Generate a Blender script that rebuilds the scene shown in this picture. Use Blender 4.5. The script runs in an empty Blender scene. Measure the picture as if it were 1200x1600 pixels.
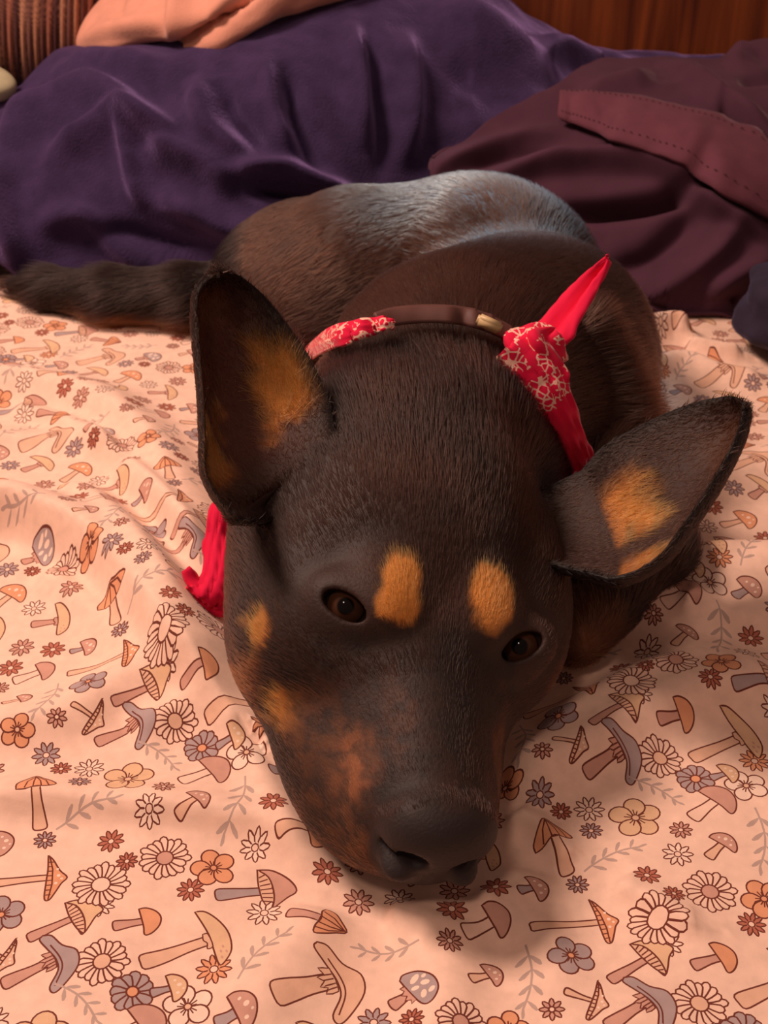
import bpy, bmesh, math
import numpy as np
from mathutils import Vector, Matrix, geometry as mgeo

RNG = np.random.default_rng(11)
scene = bpy.context.scene
COL = scene.collection

# ------------------------------------------------------------------ camera
F_PX = 1900.0                     # focal length in pixels of the 1200x1600 frame
CAM_H = 0.40                      # height above the bed sheet
THETA = math.atan(1250.0 / F_PX)  # downward pitch
CT, ST = math.cos(THETA), math.sin(THETA)
cam_d = bpy.data.cameras.new('camera')
cam_d.sensor_width = 36.0
cam_d.lens = 36.0 * F_PX / 1600.0
cam_d.clip_start = 0.01
cam = bpy.data.objects.new('camera', cam_d)
COL.objects.link(cam)
cam.location = (0, 0, CAM_H)
cam.rotation_euler = (math.radians(90) - THETA, 0, 0)
scene.camera = cam
cam_d.dof.use_dof = True
cam_d.dof.focus_distance = 0.50
cam_d.dof.aperture_fstop = 22.0

# ------------------------------------------------------------------ world, lamps, exposure
world = bpy.data.worlds.new('room_light')
scene.world = world
world.use_nodes = True
wb = world.node_tree.nodes['Background']
wb.inputs[0].default_value = (1.0, 0.62, 0.50, 1)
wb.inputs[1].default_value = 0.17


def area(name, loc, target, size, energy, color):
    d = bpy.data.lights.new(name, 'AREA')
    d.shape = 'DISK'
    d.size = size
    d.energy = energy
    d.color = color
    o = bpy.data.objects.new(name, d)
    COL.objects.link(o)
    o.location = loc
    o.rotation_euler = (Vector(target) - Vector(loc)).to_track_quat('-Z', 'Y').to_euler()
    return o


area('warm_ceiling_lamp', (-0.80, 0.72, 1.30), (0.0, 0.60, 0.0), 0.42, 21.0, (1.0, 0.70, 0.57))
area('warm_room_lamp', (-0.35, -0.45, 1.70), (0.0, 0.60, 0.0), 0.24, 5.0, (1.0, 0.70, 0.56))
# unseen narrow cool spot, added for the blue-white sheen on the dog's back
sl_ = bpy.data.lights.new('added_sheen_spot', 'SPOT')
sl_.energy = 130.0
sl_.color = (0.50, 0.80, 1.0)
sl_.spot_size = math.radians(9.5)
sl_.spot_blend = 1.0
sl_.shadow_soft_size = 0.05
so_ = bpy.data.objects.new('added_sheen_spot', sl_)
COL.objects.link(so_)
so_.location = (-0.05, 1.62, 1.15)
so_.rotation_euler = (Vector((0.066, 0.872, 0.12)) - Vector(so_.location)).to_track_quat('-Z', 'Y').to_euler()

vs = scene.view_settings
vs.view_transform = 'Standard'
vs.look = 'None'
vs.gamma = 1.0
vs.exposure = 0.2
vs.use_curve_mapping = False
try:
    scene.cycles.max_bounces = 6
except Exception:
    pass


# ------------------------------------------------------------------ helpers
def ray(px, py):
    dx = (px - 600.0) / F_PX
    dy = -(py - 800.0) / F_PX
    return np.array([dx, CT + dy * ST, -ST + dy * CT])


def at_z(px, py, z):
    r = ray(px, py)
    t = (z - CAM_H) / r[2]
    return np.array([0, 0, CAM_H]) + r * t


def at_y(px, py, Y):
    r = ray(px, py)
    return np.array([0, 0, CAM_H]) + r * (Y / r[1])


def at_h(px, py, hf, y0=0.25, y1=1.6, n=600):
    """first hit of the pixel ray with the height field hf(X, Y)"""
    r = ray(px, py)
    Y = np.linspace(y0, y1, n)
    t = Y / r[1]
    X = r[0] * t
    Z = CAM_H + r[2] * t
    below = Z <= hf(X, Y)
    i = int(np.argmax(below)) if below.any() else n - 1
    return np.array([X[i], Y[i], Z[i]])


def smooth(e0, e1, x):
    t = np.clip((x - e0) / (e1 - e0), 0, 1)
    return t * t * (3 - 2 * t)


def catmull(pts, n=12):
    P = np.asarray(pts, float)
    P = np.vstack([2 * P[0] - P[1], P, 2 * P[-1] - P[-2]])
    out = []
    for i in range(1, len(P) - 2):
        t = np.linspace(0, 1, n, endpoint=False)[:, None]
        a, b, c, d = P[i - 1], P[i], P[i + 1], P[i + 2]
        out.append(0.5 * ((2 * b) + (c - a) * t + (2 * a - 5 * b + 4 * c - d) * t ** 2 + (-a + 3 * b - 3 * c + d) * t ** 3))
    out.append(P[-2][None])
    return np.vstack(out)


def seg_dist(px, py, poly):
    """distance to polyline, signed side, and parameter along 0..1"""
    best = np.full(px.shape, 1e9)
    side = np.zeros(px.shape)
    par = np.zeros(px.shape)
    poly = np.asarray(poly)
    L = np.r_[0, np.cumsum(np.hypot(*(poly[1:, :2] - poly[:-1, :2]).T))]
    for i in range(len(poly) - 1):
        ax, ay = poly[i][:2]
        bx, by = poly[i + 1][:2]
        dx, dy = bx - ax, by - ay
        l2 = dx * dx + dy * dy + 1e-18
        t = np.clip(((px - ax) * dx + (py - ay) * dy) / l2, 0, 1)
        qx, qy = px - ax - t * dx, py - ay - t * dy
        d = np.sqrt(qx * qx + qy * qy)
        m = d < best
        best = np.where(m, d, best)
        side = np.where(m, np.sign(dx * qy - dy * qx), side)
        par = np.where(m, (L[i] + t * (L[i + 1] - L[i])) / L[-1], par)
    return best, side, par


_perm = RNG.random((64, 64, 64)).astype(np.float32)


def vnoise(x, y, z=0.0):
    x, y, z = np.broadcast_arrays(np.asarray(x, float), np.asarray(y, float), np.asarray(z, float))
    xi, yi, zi = np.floor(x).astype(int), np.floor(y).astype(int), np.floor(z).astype(int)
    fx, fy, fz = x - xi, y - yi, z - zi
    fx, fy, fz = fx * fx * (3 - 2 * fx), fy * fy * (3 - 2 * fy), fz * fz * (3 - 2 * fz)
    r = 0
    for a in (0, 1):
        for b in (0, 1):
            for c in (0, 1):
                w = (fx if a else 1 - fx) * (fy if b else 1 - fy) * (fz if c else 1 - fz)
                r = r + w * _perm[(xi + a) & 63, (yi + b) & 63, (zi + c) & 63]
    return r * 2 - 1


def fbm(x, y, z=0.0, o=3):
    r, a = 0, 1.0
    for i in range(o):
        r = r + a * vnoise(x * 2 ** i + 7.3 * i, y * 2 ** i + 3.1 * i, z * 2 ** i)
        a *= 0.5
    return r


def tag(o, label=None, cat=None, group=None, kind=None):
    if label: o['label'] = label
    if cat: o['category'] = cat
    if group: o['group'] = group
    if kind: o['kind'] = kind
    return o


def empty(name, loc=(0, 0, 0)):
    o = bpy.data.objects.new(name, None)
    o.empty_display_size = 0.02
    COL.objects.link(o)
    o.location = loc
    return o


def mesh_obj(name, verts, faces, mat, parent=None, smooth_shade=True, normals=None, colors=None, facecol=None):
    verts = np.asarray(verts, np.float32)
    me = bpy.data.meshes.new(name)
    faces = np.asarray(faces)
    if faces.ndim == 2:
        k = faces.shape[1]
        me.vertices.add(len(verts))
        me.vertices.foreach_set('co', verts.ravel())
        me.loops.add(faces.size)
        me.loops.foreach_set('vertex_index', faces.ravel().astype(np.int32))
        me.polygons.add(len(faces))
        me.polygons.foreach_set('loop_start', (np.arange(len(faces)) * k).astype(np.int32))
        me.update(calc_edges=True)
    else:
        me.from_pydata(verts.tolist(), [], [list(f) for f in faces])
    me.validate()
    if colors is not None:
        a = me.attributes.new('tint', 'FLOAT_COLOR', 'POINT')
        c = np.ones((len(verts), 4), np.float32)
        c[:, :3] = colors
        a.data.foreach_set('color', c.ravel())
    if facecol is not None:
        a = me.attributes.new('print_tint', 'FLOAT_COLOR', 'FACE')
        c = np.ones((len(me.polygons), 4), np.float32)
        c[:, :3] = facecol
        a.data.foreach_set('color', c.ravel())
    me.polygons.foreach_set('use_smooth', np.full(len(me.polygons), smooth_shade))
    if normals is not None:
        me.normals_split_custom_set_from_vertices(np.asarray(normals, np.float32).tolist())
    me.materials.append(mat)
    o = bpy.data.objects.new(name, me)
    COL.objects.link(o)
    if parent is not None:
        o.parent = parent
        o.matrix_parent_inverse = Matrix.Translation(-Vector(parent.location))
    return o


def grid_faces(nu, nv, close_u=False):
    i = np.arange(nu if close_u else nu - 1)[:, None]
    j = np.arange(nv - 1)[None, :]
    a = i * nv + j
    b = ((i + 1) % nu) * nv + j
    return np.stack([a, b, b + 1, a + 1], -1).reshape(-1, 4)


def grid_normals(P, close_u=False):
    if close_u:
        du = np.roll(P, -1, 0) - np.roll(P, 1, 0)
    else:
        du = np.gradient(P, axis=0)
    dv = np.gradient(P, axis=1)
    n = np.cross(du, dv)
    return n / (np.linalg.norm(n, axis=-1, keepdims=True) + 1e-12)


def tube(path, radii, nseg=12, flat=1.0, caps=True, up=(0, 0, 1)):
    """returns verts, quads of a tapered tube along a path"""
    P = np.asarray(path, float)
    n = len(P)
    R = np.broadcast_to(np.asarray(radii, float), (n,)) if np.ndim(radii) < 2 else radii
    T = np.gradient(P, axis=0)
    T /= np.linalg.norm(T, axis=1, keepdims=True) + 1e-12
    up = np.asarray(up, float)
    A = np.cross(T, up)
    A /= np.linalg.norm(A, axis=1, keepdims=True) + 1e-9
    B = np.cross(A, T)
    ang = np.linspace(0, 2 * math.pi, nseg, endpoint=False)
    V = P[None] + np.cos(ang)[:, None, None] * A[None] * R[None, :, None] + flat * np.sin(ang)[:, None, None] * B[None] * R[None, :, None]
    return V.reshape(-1, 3), grid_faces(nseg, n, True)


def srgb(r, g, b):
    c = np.array([r, g, b], float) / 255.0
    return np.where(c <= 0.04045, c / 12.92, ((c + 0.055) / 1.055) ** 2.4)


class Mat:
    """small wrapper for node materials"""
    def __init__(self, name, color=(0.8, 0.8, 0.8), rough=0.8, spec=0.3, sheen=0.0, sheen_tint=None):
        self.m = bpy.data.materials.new(name)
        self.m.use_nodes = True
        self.nt = self.m.node_tree
        self.b = self.nt.nodes['Principled BSDF']
        self.b.inputs['Base Color'].default_value = (*color, 1)
        self.b.inputs['Roughness'].default_value = rough
        self.b.inputs['Specular IOR Level'].default_value = spec
        if sheen:
            self.b.inputs['Sheen Weight'].default_value = sheen
            self.b.inputs['Sheen Roughness'].default_value = 0.4
            if sheen_tint is not None:
                self.b.inputs['Sheen Tint'].default_value = (*sheen_tint, 1)

    def node(self, t, **kw):
        n = self.nt.nodes.new(t)
        for k, v in kw.items():
            setattr(n, k, v)
        return n

    def link(self, a, b):
        self.nt.links.new(a, b)

    def attr_color(self, name, noise_scale=0, noise_amt=0.0, stretch=(1, 1, 1)):
        at = self.node('ShaderNodeAttribute', attribute_name=name)
        out = at.outputs['Color']
        if noise_scale:
            out = self.mottle(out, noise_scale, noise_amt, stretch)
        self.link(out, self.b.inputs['Base Color'])
        return self

    def mottle(self, col, scale, amt, stretch=(1, 1, 1)):
        tc = self.node('ShaderNodeTexCoord')
        mp = self.node('ShaderNodeMapping')
        mp.inputs['Scale'].default_value = stretch
        nz = self.node('ShaderNodeTexNoise')
        nz.inputs['Scale'].default_value = scale
        nz.inputs['Detail'].default_value = 4
        mr = self.node('ShaderNodeMapRange')
        mr.inputs['From Min'].default_value = 0.25
        mr.inputs['From Max'].default_value = 0.75
        mr.inputs['To Min'].default_value = 1 - amt
        mr.inputs['To Max'].default_value = 1 + amt
        mx = self.node('ShaderNodeMix', data_type='RGBA', blend_type='MULTIPLY')
        mx.inputs['Factor'].default_value = 1.0
        self.link(tc.outputs['Object'], mp.inputs['Vector'])
        self.link(mp.outputs[0], nz.inputs['Vector'])
        self.link(nz.outputs['Fac'], mr.inputs['Value'])
        if isinstance(col, tuple):
            mx.inputs['A'].default_value = (*col, 1)
        else:
            self.link(col, mx.inputs['A'])
        self.link(mr.outputs[0], mx.inputs['B'])
        return mx.outputs['Result']

    def noise_color(self, col, scale, amt, stretch=(1, 1, 1)):
        self.link(self.mottle(tuple(col), scale, amt, stretch), self.b.inputs['Base Color'])
        return self

    def bump(self, scale, strength, dist=0.001, stretch=(1, 1, 1), detail=3):
        tc = self.node('ShaderNodeTexCoord')
        mp = self.node('ShaderNodeMapping')
        mp.inputs['Scale'].default_value = stretch
        nz = self.node('ShaderNodeTexNoise')
        nz.inputs['Scale'].default_value = scale
        nz.inputs['Detail'].default_value = detail
        bp = self.node('ShaderNodeBump')
        bp.inputs['Strength'].default_value = strength
        bp.inputs['Distance'].default_value = dist
        self.link(tc.outputs['Object'], mp.inputs['Vector'])
        self.link(mp.outputs[0], nz.inputs['Vector'])
        self.link(nz.outputs['Fac'], bp.inputs['Height'])
        self.link(bp.outputs[0], self.b.inputs['Normal'])
        return self


# ------------------------------------------------------------------ bed and headboard
wood = Mat('reddish_brown_wood', srgb(112, 52, 22), 0.45, 0.4)
_tc = wood.node('ShaderNodeTexCoord')
_mp = wood.node('ShaderNodeMapping')
_mp.inputs['Scale'].default_value = (26, 26, 1.2)
_nz = wood.node('ShaderNodeTexNoise')
_nz.inputs['Scale'].default_value = 2.2
_nz.inputs['Detail'].default_value = 6
_nz.inputs['Distortion'].default_value = 0.6
_cr = wood.node('ShaderNodeValToRGB')
_cr.color_ramp.elements[0].position = 0.30
_cr.color_ramp.elements[0].color = (*srgb(70, 26, 12), 1)
_cr.color_ramp.elements[1].position = 0.72
_cr.color_ramp.elements[1].color = (*srgb(142, 70, 30), 1)
wood.link(_tc.outputs['Object'], _mp.inputs['Vector'])
wood.link(_mp.outputs[0], _nz.inputs['Vector'])
wood.link(_nz.outputs['Fac'], _cr.inputs['Fac'])
wood.link(_cr.outputs[0], wood.b.inputs['Base Color'])
mattress_mat = Mat('mattress_ticking', srgb(215, 200, 185), 0.9, 0.1).noise_color(srgb(215, 200, 185), 60, 0.05)


def rbox(x0, x1, y0, y1, z0, z1, r, seg=3):
    bm = bmesh.new()
    bmesh.ops.create_cube(bm, size=1)
    for v in bm.verts:
        v.co = Vector(((x0 + x1) / 2 + v.co.x * (x1 - x0), (y0 + y1) / 2 + v.co.y * (y1 - y0), (z0 + z1) / 2 + v.co.z * (z1 - z0)))
    bmesh.ops.bevel(bm, geom=bm.edges[:], offset=r, segments=seg, affect='EDGES')
    V = np.array([v.co[:] for v in bm.verts])
    Fc = [[v.index for v in f.verts] for f in bm.faces]
    bm.free()
    return V, Fc


def raw_obj(name, V, Fc, mat, parent=None, smooth_shade=False):
    me = bpy.data.meshes.new(name)
    me.from_pydata([tuple(map(float, v)) for v in V], [], [list(map(int, f)) for f in Fc])
    me.polygons.foreach_set('use_smooth', np.full(len(me.polygons), smooth_shade))
    me.materials.append(mat)
    o = bpy.data.objects.new(name, me)
    COL.objects.link(o)
    if parent is not None:
        o.parent = parent
        o.matrix_parent_inverse = Matrix.Translation(-Vector(parent.location))
    return o


bed = empty('bed', (0.1, 0.75, -0.27))
tag(bed, 'wooden bed with reddish brown headboard behind the heaped blankets', 'bed')
raw_obj('mattress', *rbox(-0.62, 0.78, 0.12, 1.385, -0.262, -0.055, 0.04), mattress_mat.m, bed, True)
raw_obj('headboard_panel', *rbox(-0.66, 0.82, 1.40, 1.43, -0.27, 0.26, 0.006), wood.m, bed)
raw_obj('headboard_rail', *rbox(-0.68, 0.84, 1.39, 1.44, 0.26, 0.31, 0.012), wood.m, bed)


# ------------------------------------------------------------------ sheet height field
def gpoly(pts, z=0.0, n=8):
    return catmull([at_z(x, y, z)[:2] for x, y in pts], n)


# (pixel polyline, height, width on the far side, width on the near side)
SHEET_FOLDS = [
    ([(-60, 600), (60, 612), (150, 640), (220, 690), (280, 780), (330, 870), (345, 915)], 0.010, 0.022, 0.014),
    ([(180, 740), (240, 800), (290, 860), (330, 930)], 0.006, 0.010, 0.008),
    ([(-80, 838), (20, 832), (100, 858), (170, 905), (230, 985), (290, 1060), (370, 1130)], 0.018, 0.030, 0.009),
    ([(90, 770), (150, 800), (200, 860), (260, 950), (300, 1010)], 0.006, 0.012, 0.010),
    ([(-60, 700), (30, 690), (120, 700), (180, 720)], 0.004, 0.014, 0.010),
    ([(-60, 1262), (90, 1258), (200, 1266), (310, 1274), (420, 1290), (500, 1360)], 0.0055, 0.014, 0.007),
    ([(-50, 1150), (90, 1130), (170, 1090), (230, 1060)], 0.006, 0.018, 0.014),
    ([(200, 1150), (300, 1120), (380, 1160), (430, 1240), (480, 1330)], 0.004, 0.010, 0.010),
    ([(790, 1200), (850, 1180), (920, 1160), (1010, 1115), (1120, 1090), (1230, 1070)], 0.010, 0.024, 0.016),
    ([(800, 1245), (840, 1275), (880, 1320), (900, 1335)], 0.0045, 0.008, 0.004),
    ([(960, 1370), (1010, 1405), (1060, 1440), (1100, 1450)], 0.0035, 0.010, 0.004),
    ([(935, 990), (975, 948), (1030, 915), (1090, 902), (1180, 905), (1260, 900)], 0.014, 0.016, 0.040),
    ([(1000, 800), (1080, 780), (1200, 730), (1260, 700)], 0.005, 0.02, 0.02),
    ([(1010, 590), (1060, 566), (1120, 585), (1200, 604)], 0.006, 0.012, 0.010),
    ([(1000, 530), (1050, 523), (1075, 530)], 0.012, 0.009, 0.007),
    ([(1070, 545), (1120, 556), (1160, 560)], 0.007, 0.012, 0.005),
    ([(600, 1412), (660, 1408), (720, 1406), (780, 1380)], 0.004, 0.006, 0.012),
    ([(500, 1400), (480, 1450), (430, 1520), (380, 1600)], 0.003, 0.014, 0.014),
    ([(700, 1420), (690, 1470), (700, 1540), (680, 1640)], 0.003, 0.012, 0.012),
    ([(120, 690), (200, 740), (270, 830), (310, 900)], 0.004, 0.007, 0.006),
    ([(20, 640), (110, 670), (190, 725)], 0.004, 0.009, 0.006),
    ([(60, 900), (140, 960), (200, 1030), (290, 1110)], 0.004, 0.010, 0.008),
    ([(840, 1120), (900, 1110), (980, 1070), (1080, 1040)], 0.004, 0.010, 0.008),
    ([(1060, 960), (1130, 985), (1220, 980)], 0.004, 0.010, 0.008),
    ([(820, 1330), (800, 1400), (860, 1470), (880, 1560)], 0.0025, 0.012, 0.012),
]
_sf = [(gpoly(p), h, a, b) for p, h, a, b in SHEET_FOLDS]
_g = np.meshgrid(np.arange(-0.75, 0.95, 0.0025), np.arange(0.05, 1.5, 0.0025), indexing='ij')


def _sheet_raw(X, Y):
    z = 0.0028 * fbm(X * 9, Y * 9, 0.3, 3) + 0.0015 * fbm(X * 38 + 14 * Y, Y * 26 - 8 * X, 1.7, 2)
    for poly, h, wf, wn in _sf:
        h = h * 1.75
        d, s, t = seg_dist(X, Y, poly)
        # side > 0: left of the direction of travel (far side for left-to-right lines)
        w = np.where(s > 0, wf, wn)
        z = z + h * np.exp(-(d / w) ** 2) * smooth(0, 0.12, t) ** 0.5 * (0.35 + 0.65 * smooth(1.0, 0.85, t))
    # the head and the body press the mattress down
    for cx, cy, rx, ry, dep in ((0.02, 0.40, 0.085, 0.13, 0.012), (0.045, 0.72, 0.15, 0.19, 0.012)):
        q = ((X - cx) / rx) ** 2 + ((Y - cy) / ry) ** 2
        z = z - dep * np.exp(-q ** 1.5)
    return z


_GZ = _sheet_raw(*_g)


def sheet_z(X, Y):
    fx = np.clip((np.asarray(X, float) + 0.75) / 0.0025, 0, _GZ.shape[0] - 1.001)
    fy = np.clip((np.asarray(Y, float) - 0.05) / 0.0025, 0, _GZ.shape[1] - 1.001)
    i, j = fx.astype(int), fy.astype(int)
    u, v = fx - i, fy - j
    return (_GZ[i, j] * (1 - u) * (1 - v) + _GZ[i + 1, j] * u * (1 - v) + _GZ[i, j + 1] * (1 - u) * v + _GZ[i + 1, j + 1] * u * v)


# ------------------------------------------------------------------ the print on the sheet: mushrooms, daisies, sprigs
C_BASE, C_LINE, C_TAN, C_ORANGE, C_BROWN, C_GREY, C_CREAM, C_LEAF, C_RUST, C_YELLOW = range(10)
PALETTE = np.array([srgb(240, 202, 180), srgb(112, 56, 44), srgb(228, 182, 154), srgb(226, 158, 120), srgb(204, 154, 136),
                    srgb(174, 152, 150), srgb(243, 212, 192), srgb(188, 160, 148), srgb(184, 112, 92), srgb(226, 184, 148)])
_A = at_z(160, 1505, 0)[:2]
_B = at_z(1093, 1568, 0)[:2]
_C = at_z(985, 1178, 0)[:2]
HV = _B - _A
PH = float(np.hypot(*HV))
HX = HV / PH
VX = np.array([-HX[1], HX[0]])
PV = float((_C - _B) @ VX)


def tile_xy(px, py):
    d = at_z(px, py, 0)[:2] - _A
    return np.array([d @ HX, d @ VX])


LAYERS = []   # ('fill', polygon, colour) / ('line', polyline, width, colour)
LW = 0.00072


def fill(poly, c):
    LAYERS.append(('fill', np.asarray(poly, float), 0.0, c))


def line(poly, w=LW, c=C_LINE, closed=False):
    poly = np.asarray(poly, float)
    if closed:
        poly = np.vstack([poly, poly[:1]])
    LAYERS.append(('line', poly, w, c))


def shape(poly, c, w=LW):
    fill(poly, c)
    line(poly, w, C_LINE, True)


def xf(pts, o, ang, s=1.0):
    pts = np.asarray(pts, float) * s
    c, sn = math.cos(ang), math.sin(ang)
    return np.stack([o[0] + pts[:, 0] * c - pts[:, 1] * sn, o[1] + pts[:, 0] * sn + pts[:, 1] * c], 1)


def ellipse(cx, cy, rx, ry, n=14, rot=0.0):
    t = np.linspace(0, 2 * math.pi, n, endpoint=False)
    return xf(np.stack([rx * np.cos(t), ry * np.sin(t)], 1), (cx, cy), rot)


def daisy(o, R, c, n=18, cc=C_TAN, rc=0.32, lw=LW, rot=0.1):
    for k in range(n):
        a = rot + 2 * math.pi * k / n
        rr = R * (0.93 + 0.07 * math.cos(k * 2.4))
        w = R * math.pi / n * 1.0
        u = np.array([0.30, 0.55, 0.80, 0.94, 1.0, 0.94, 0.80, 0.55, 0.30]) * rr
        v = np.array([0.45, 0.75, 0.92, 0.62, 0.0, -0.62, -0.92, -0.75, -0.45]) * w
        p = xf(np.stack([u, v], 1), o, a)
        fill(p, c)
        line(p, lw)
    shape(ellipse(o[0], o[1], R * rc, R * rc, 12), cc, lw)


def rustflower(o, R, c, n=9, cc=C_BASE):
    t = np.linspace(0, 2 * math.pi, n * 6, endpoint=False)
    rr = R * (0.80 + 0.20 * np.cos(n * t))
    shape(np.stack([o[0] + rr * np.cos(t), o[1] + rr * np.sin(t)], 1), c, LW * 0.9)
    for k in range(n):
        a = 2 * math.pi * (k + 0.5) / n
        line(xf([[0.35 * R, 0], [0.62 * R, 0]], o, a), LW * 0.9)
    shape(ellipse(o[0], o[1], R * 0.24, R * 0.24, 8), cc, LW * 0.8)


def petalflower(o, R, c, n=5, rot=0.3, cc=C_TAN):
    for k in range(n):
        a = rot + 2 * math.pi * k / n + 0.12 * math.sin(k * 1.9)
        t = np.linspace(-2.5, 2.5, 13)
        p = np.stack([R * (0.58 + 0.42 * np.cos(t)), R * 0.40 * np.sin(t)], 1)
        p = np.vstack([p, [[0.05 * R, 0]]])
        shape(xf(p, o, a), c)
        line(xf([[0.16 * R, 0.03 * R], [0.42 * R, 0.07 * R]], o, a), LW * 0.8)
        line(xf([[0.16 * R, -0.03 * R], [0.36 * R, -0.09 * R]], o, a), LW * 0.8)
    shape(ellipse(o[0], o[1], R * 0.15, R * 0.15, 8), cc, LW * 0.8)


def sprig(p0, p1, n=4, bend=0.1):
    p0, p1 = np.asarray(p0), np.asarray(p1)
    d = p1 - p0
    L = np.hypot(*d)
    a = math.atan2(d[1], d[0])
    t = np.linspace(0, 1, 9)
    stem = np.stack([t * L, bend * L * np.sin(math.pi * t)], 1)
    line(xf(stem, p0, a), 0.0009, C_LEAF)
    leaf = np.array([[0, 0], [0.3, 0.10], [0.7, 0.14], [0.95, 0.07], [1.0, 0], [0.95, -0.06], [0.6, -0.10], [0.3, -0.07]])
    for k in range(n):
        tt = 0.16 + 0.70 * k / max(1, n - 1)
        base = np.array([tt * L, bend * L * math.sin(math.pi * tt)])
        for s in (-1, 1):
            lp = xf(leaf * np.array([1, 1.2]), base, s * 0.75, L * (0.26 - 0.06 * tt))
            fill(xf(lp, p0, a), C_LEAF)
    fill(xf(xf(leaf, [L * 0.95, 0], 0, L * 0.2), p0, a), C_LEAF)


def mushroom(p0, p1, kind, R, cs, cc, sw=0.4):
    """p0 stem foot, p1 centre of the cap, R half width of the cap"""
    p0, p1 = np.asarray(p0), np.asarray(p1)
    d = p1 - p0
    L = np.hypot(*d) / R
    a = math.atan2(d[1], d[0])
    T = lambda pts: xf(np.asarray(pts, float), p0, a, R)
    w = sw
    stem = catmull([[L, w * .55], [L * .6, w * .6], [L * .25, w * .8], [0.02, w * .8], [-0.07, 0], [0.02, -w * .8], [L * .25, -w * .75], [L * .6, -w * .55], [L, -w * .5]], 3)
    shape(T(stem), cs)
    if kind == 'dome':        # small round-topped cap
        cap = catmull([[L - .18, 1.0], [L + .25, .98], [L + .75, .62], [L + .98, .08], [L + .8, -.5], [L + .3, -.95], [L - .12, -1.0], [L - .1, -.4], [L - .14, .4], [L - .18, 1.0]], 4)[:-1]
        shape(T(cap), cc)
    elif kind == 'spot':
        cap = catmull([[L - .18, 1.0], [L + .25, .98], [L + .75, .62], [L + .98, .08], [L + .8, -.5], [L + .3, -.95], [L - .12, -1.0], [L - .1, -.4], [L - .14, .4], [L - .18, 1.0]], 4)[:-1]
        shape(T(cap), cc)
        for u, v, r in ((.5, .1, .16), (.28, -.45, .12), (.3, .5, .1), (.68, -.25, .08)):
            fill(T(ellipse(L + u, v, r, r * .8, 8)), C_CREAM)
    elif kind == 'wide':      # long shallow cap seen from the side
        cap = catmull([[L - .25, 1.55], [L + .15, 1.35], [L + .52, .7], [L + .66, 0], [L + .5, -.8], [L + .1, -1.25], [L - .16, -1.3], [L - .14, -.6], [L - .08, .3], [L - .25, 1.55]], 4)[:-1]
        shape(T(cap), cc)
        rg = catmull([[L - .30, w * .9], [L - .1, w * .75], [L - .1, -w * .75], [L - .34, -w * .85], [L - .26, -.1], [L - .36, .1], [L - .30, w * .9]], 3)[:-1]
        shape(T(rg), cs, LW * .8)
        for u, v in ((.25, -.5), (.1, -.7), (.3, -.8), (.05, -1.0)):
            fill(T(ellipse(L + u, v, .05, .09, 6)), C_BROWN)
    elif kind == 'gill':      # bell with the gills showing
        cap = catmull([[L - .28, 1.12], [L + .35, .95], [L + .95, .35], [L + 1.15, -.2], [L + .7, -.45], [L + .25, -.85], [L - .1, -1.1], [L - .25, -.9], [L - .28, 1.12]], 4)[:-1]
        shape(T(cap), cc)
        g = catmull([[L - .28, 1.12], [L + .12, .7], [L + .22, .0], [L + .12, -.65], [L - .1, -1.1], [L - .3, -.6], [L - .36, .3], [L - .28, 1.12]], 3)[:-1]
        shape(T(g), C_TAN)
        for k in range(8):
            v = -.85 + k * .24
            line(T([[L - .28, v * .85], [L + .16 - .25 * abs(v) ** 2, v]]), LW * .85)
    elif kind == 'wavy':      # drooping cap with a ruffled collar
        cap = catmull([[L + .05, 1.35], [L + .35, 1.15], [L + .55, .5], [L + .95, -.05], [L + .75, -.75], [L + .0, -1.30], [L - .45, -1.45], [L - .5, -1.1], [L + .02, -.55], [L + .12, 0], [L + .0, .6], [L - .12, 1.2], [L + .05, 1.35]], 4)[:-1]
        shape(T(cap), cc)
        u = catmull([[L + .0, .75], [L + .12, 0], [L + .02, -.55], [L - .48, -1.15]], 5)
        line(T(u + np.array([.16, 0])), LW * .9)
        col = catmull([[L + .06, .42], [L - .3, .5], [L - .2, .28], [L - .45, .22], [L - .28, .05], [L - .48, -.1], [L - .25, -.18], [L - .4, -.36], [L + .02, -.38], [L + .1, 0]], 2)
        shape(T(col), cs, LW * .8)
        for v in (.25, .08, -.1, -.25):
            line(T([[L - .3, v], [L + .05, v * .9]]), LW * .8)
    elif kind == 'vein':
        cap = catmull([[L - .2, .95], [L + .1, 1.12], [L + .7, .8], [L + 1.05, .1], [L + .9, -.6], [L + .35, -1.02], [L - .1, -1.0], [L - .22, -.4], [L - .2, .95]], 4)[:-1]
        shape(T(cap), C_GREY)
        for u, v, rx, ry, r in ((.35, .55, .3, .16, .4), (.6, .05, .22, .15, -.6), (.2, -.45, .25, .14, .9), (.6, -.5, .2, .12, .3), (.1, .1, .2, .12, -.3), (.75, .4, .12, .1, 0)):
            fill(T(ellipse(L + u, v, rx, ry, 9, r)), C_CREAM)
        rg = [[L - .2, w * 1.3], [L - .45, w * 1.4], [L - .36, w * .8], [L - .6, w * .5], [L - .42, 0], [L - .62, -w * .4], [L - .4, -w * .8], [L - .5, -w * 1.3], [L - .2, -w * 1.2]]
        shape(T(rg), cs, LW * .8)
    elif kind == 'shell':     # ribbed cap
        cap = catmull([[L - .05, .95], [L + .4, .9], [L + .95, .45], [L + 1.35, .05], [L + .95, -.3], [L + .5, -.7], [L + .05, -.95], [L - .05, -.5], [L + .05, 0], [L - .08, .5], [L - .05, .95]], 3)[:-1]
        shape(T(cap), cc)
        for v in (-.6, -.25, .15, .55):
            line(T([[L + .02, v], [L + .6, v * .75], [L + 1.25, .05]]), LW * .85)
    elif kind == 'sail':      # tall narrow cap on a long stem
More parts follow.
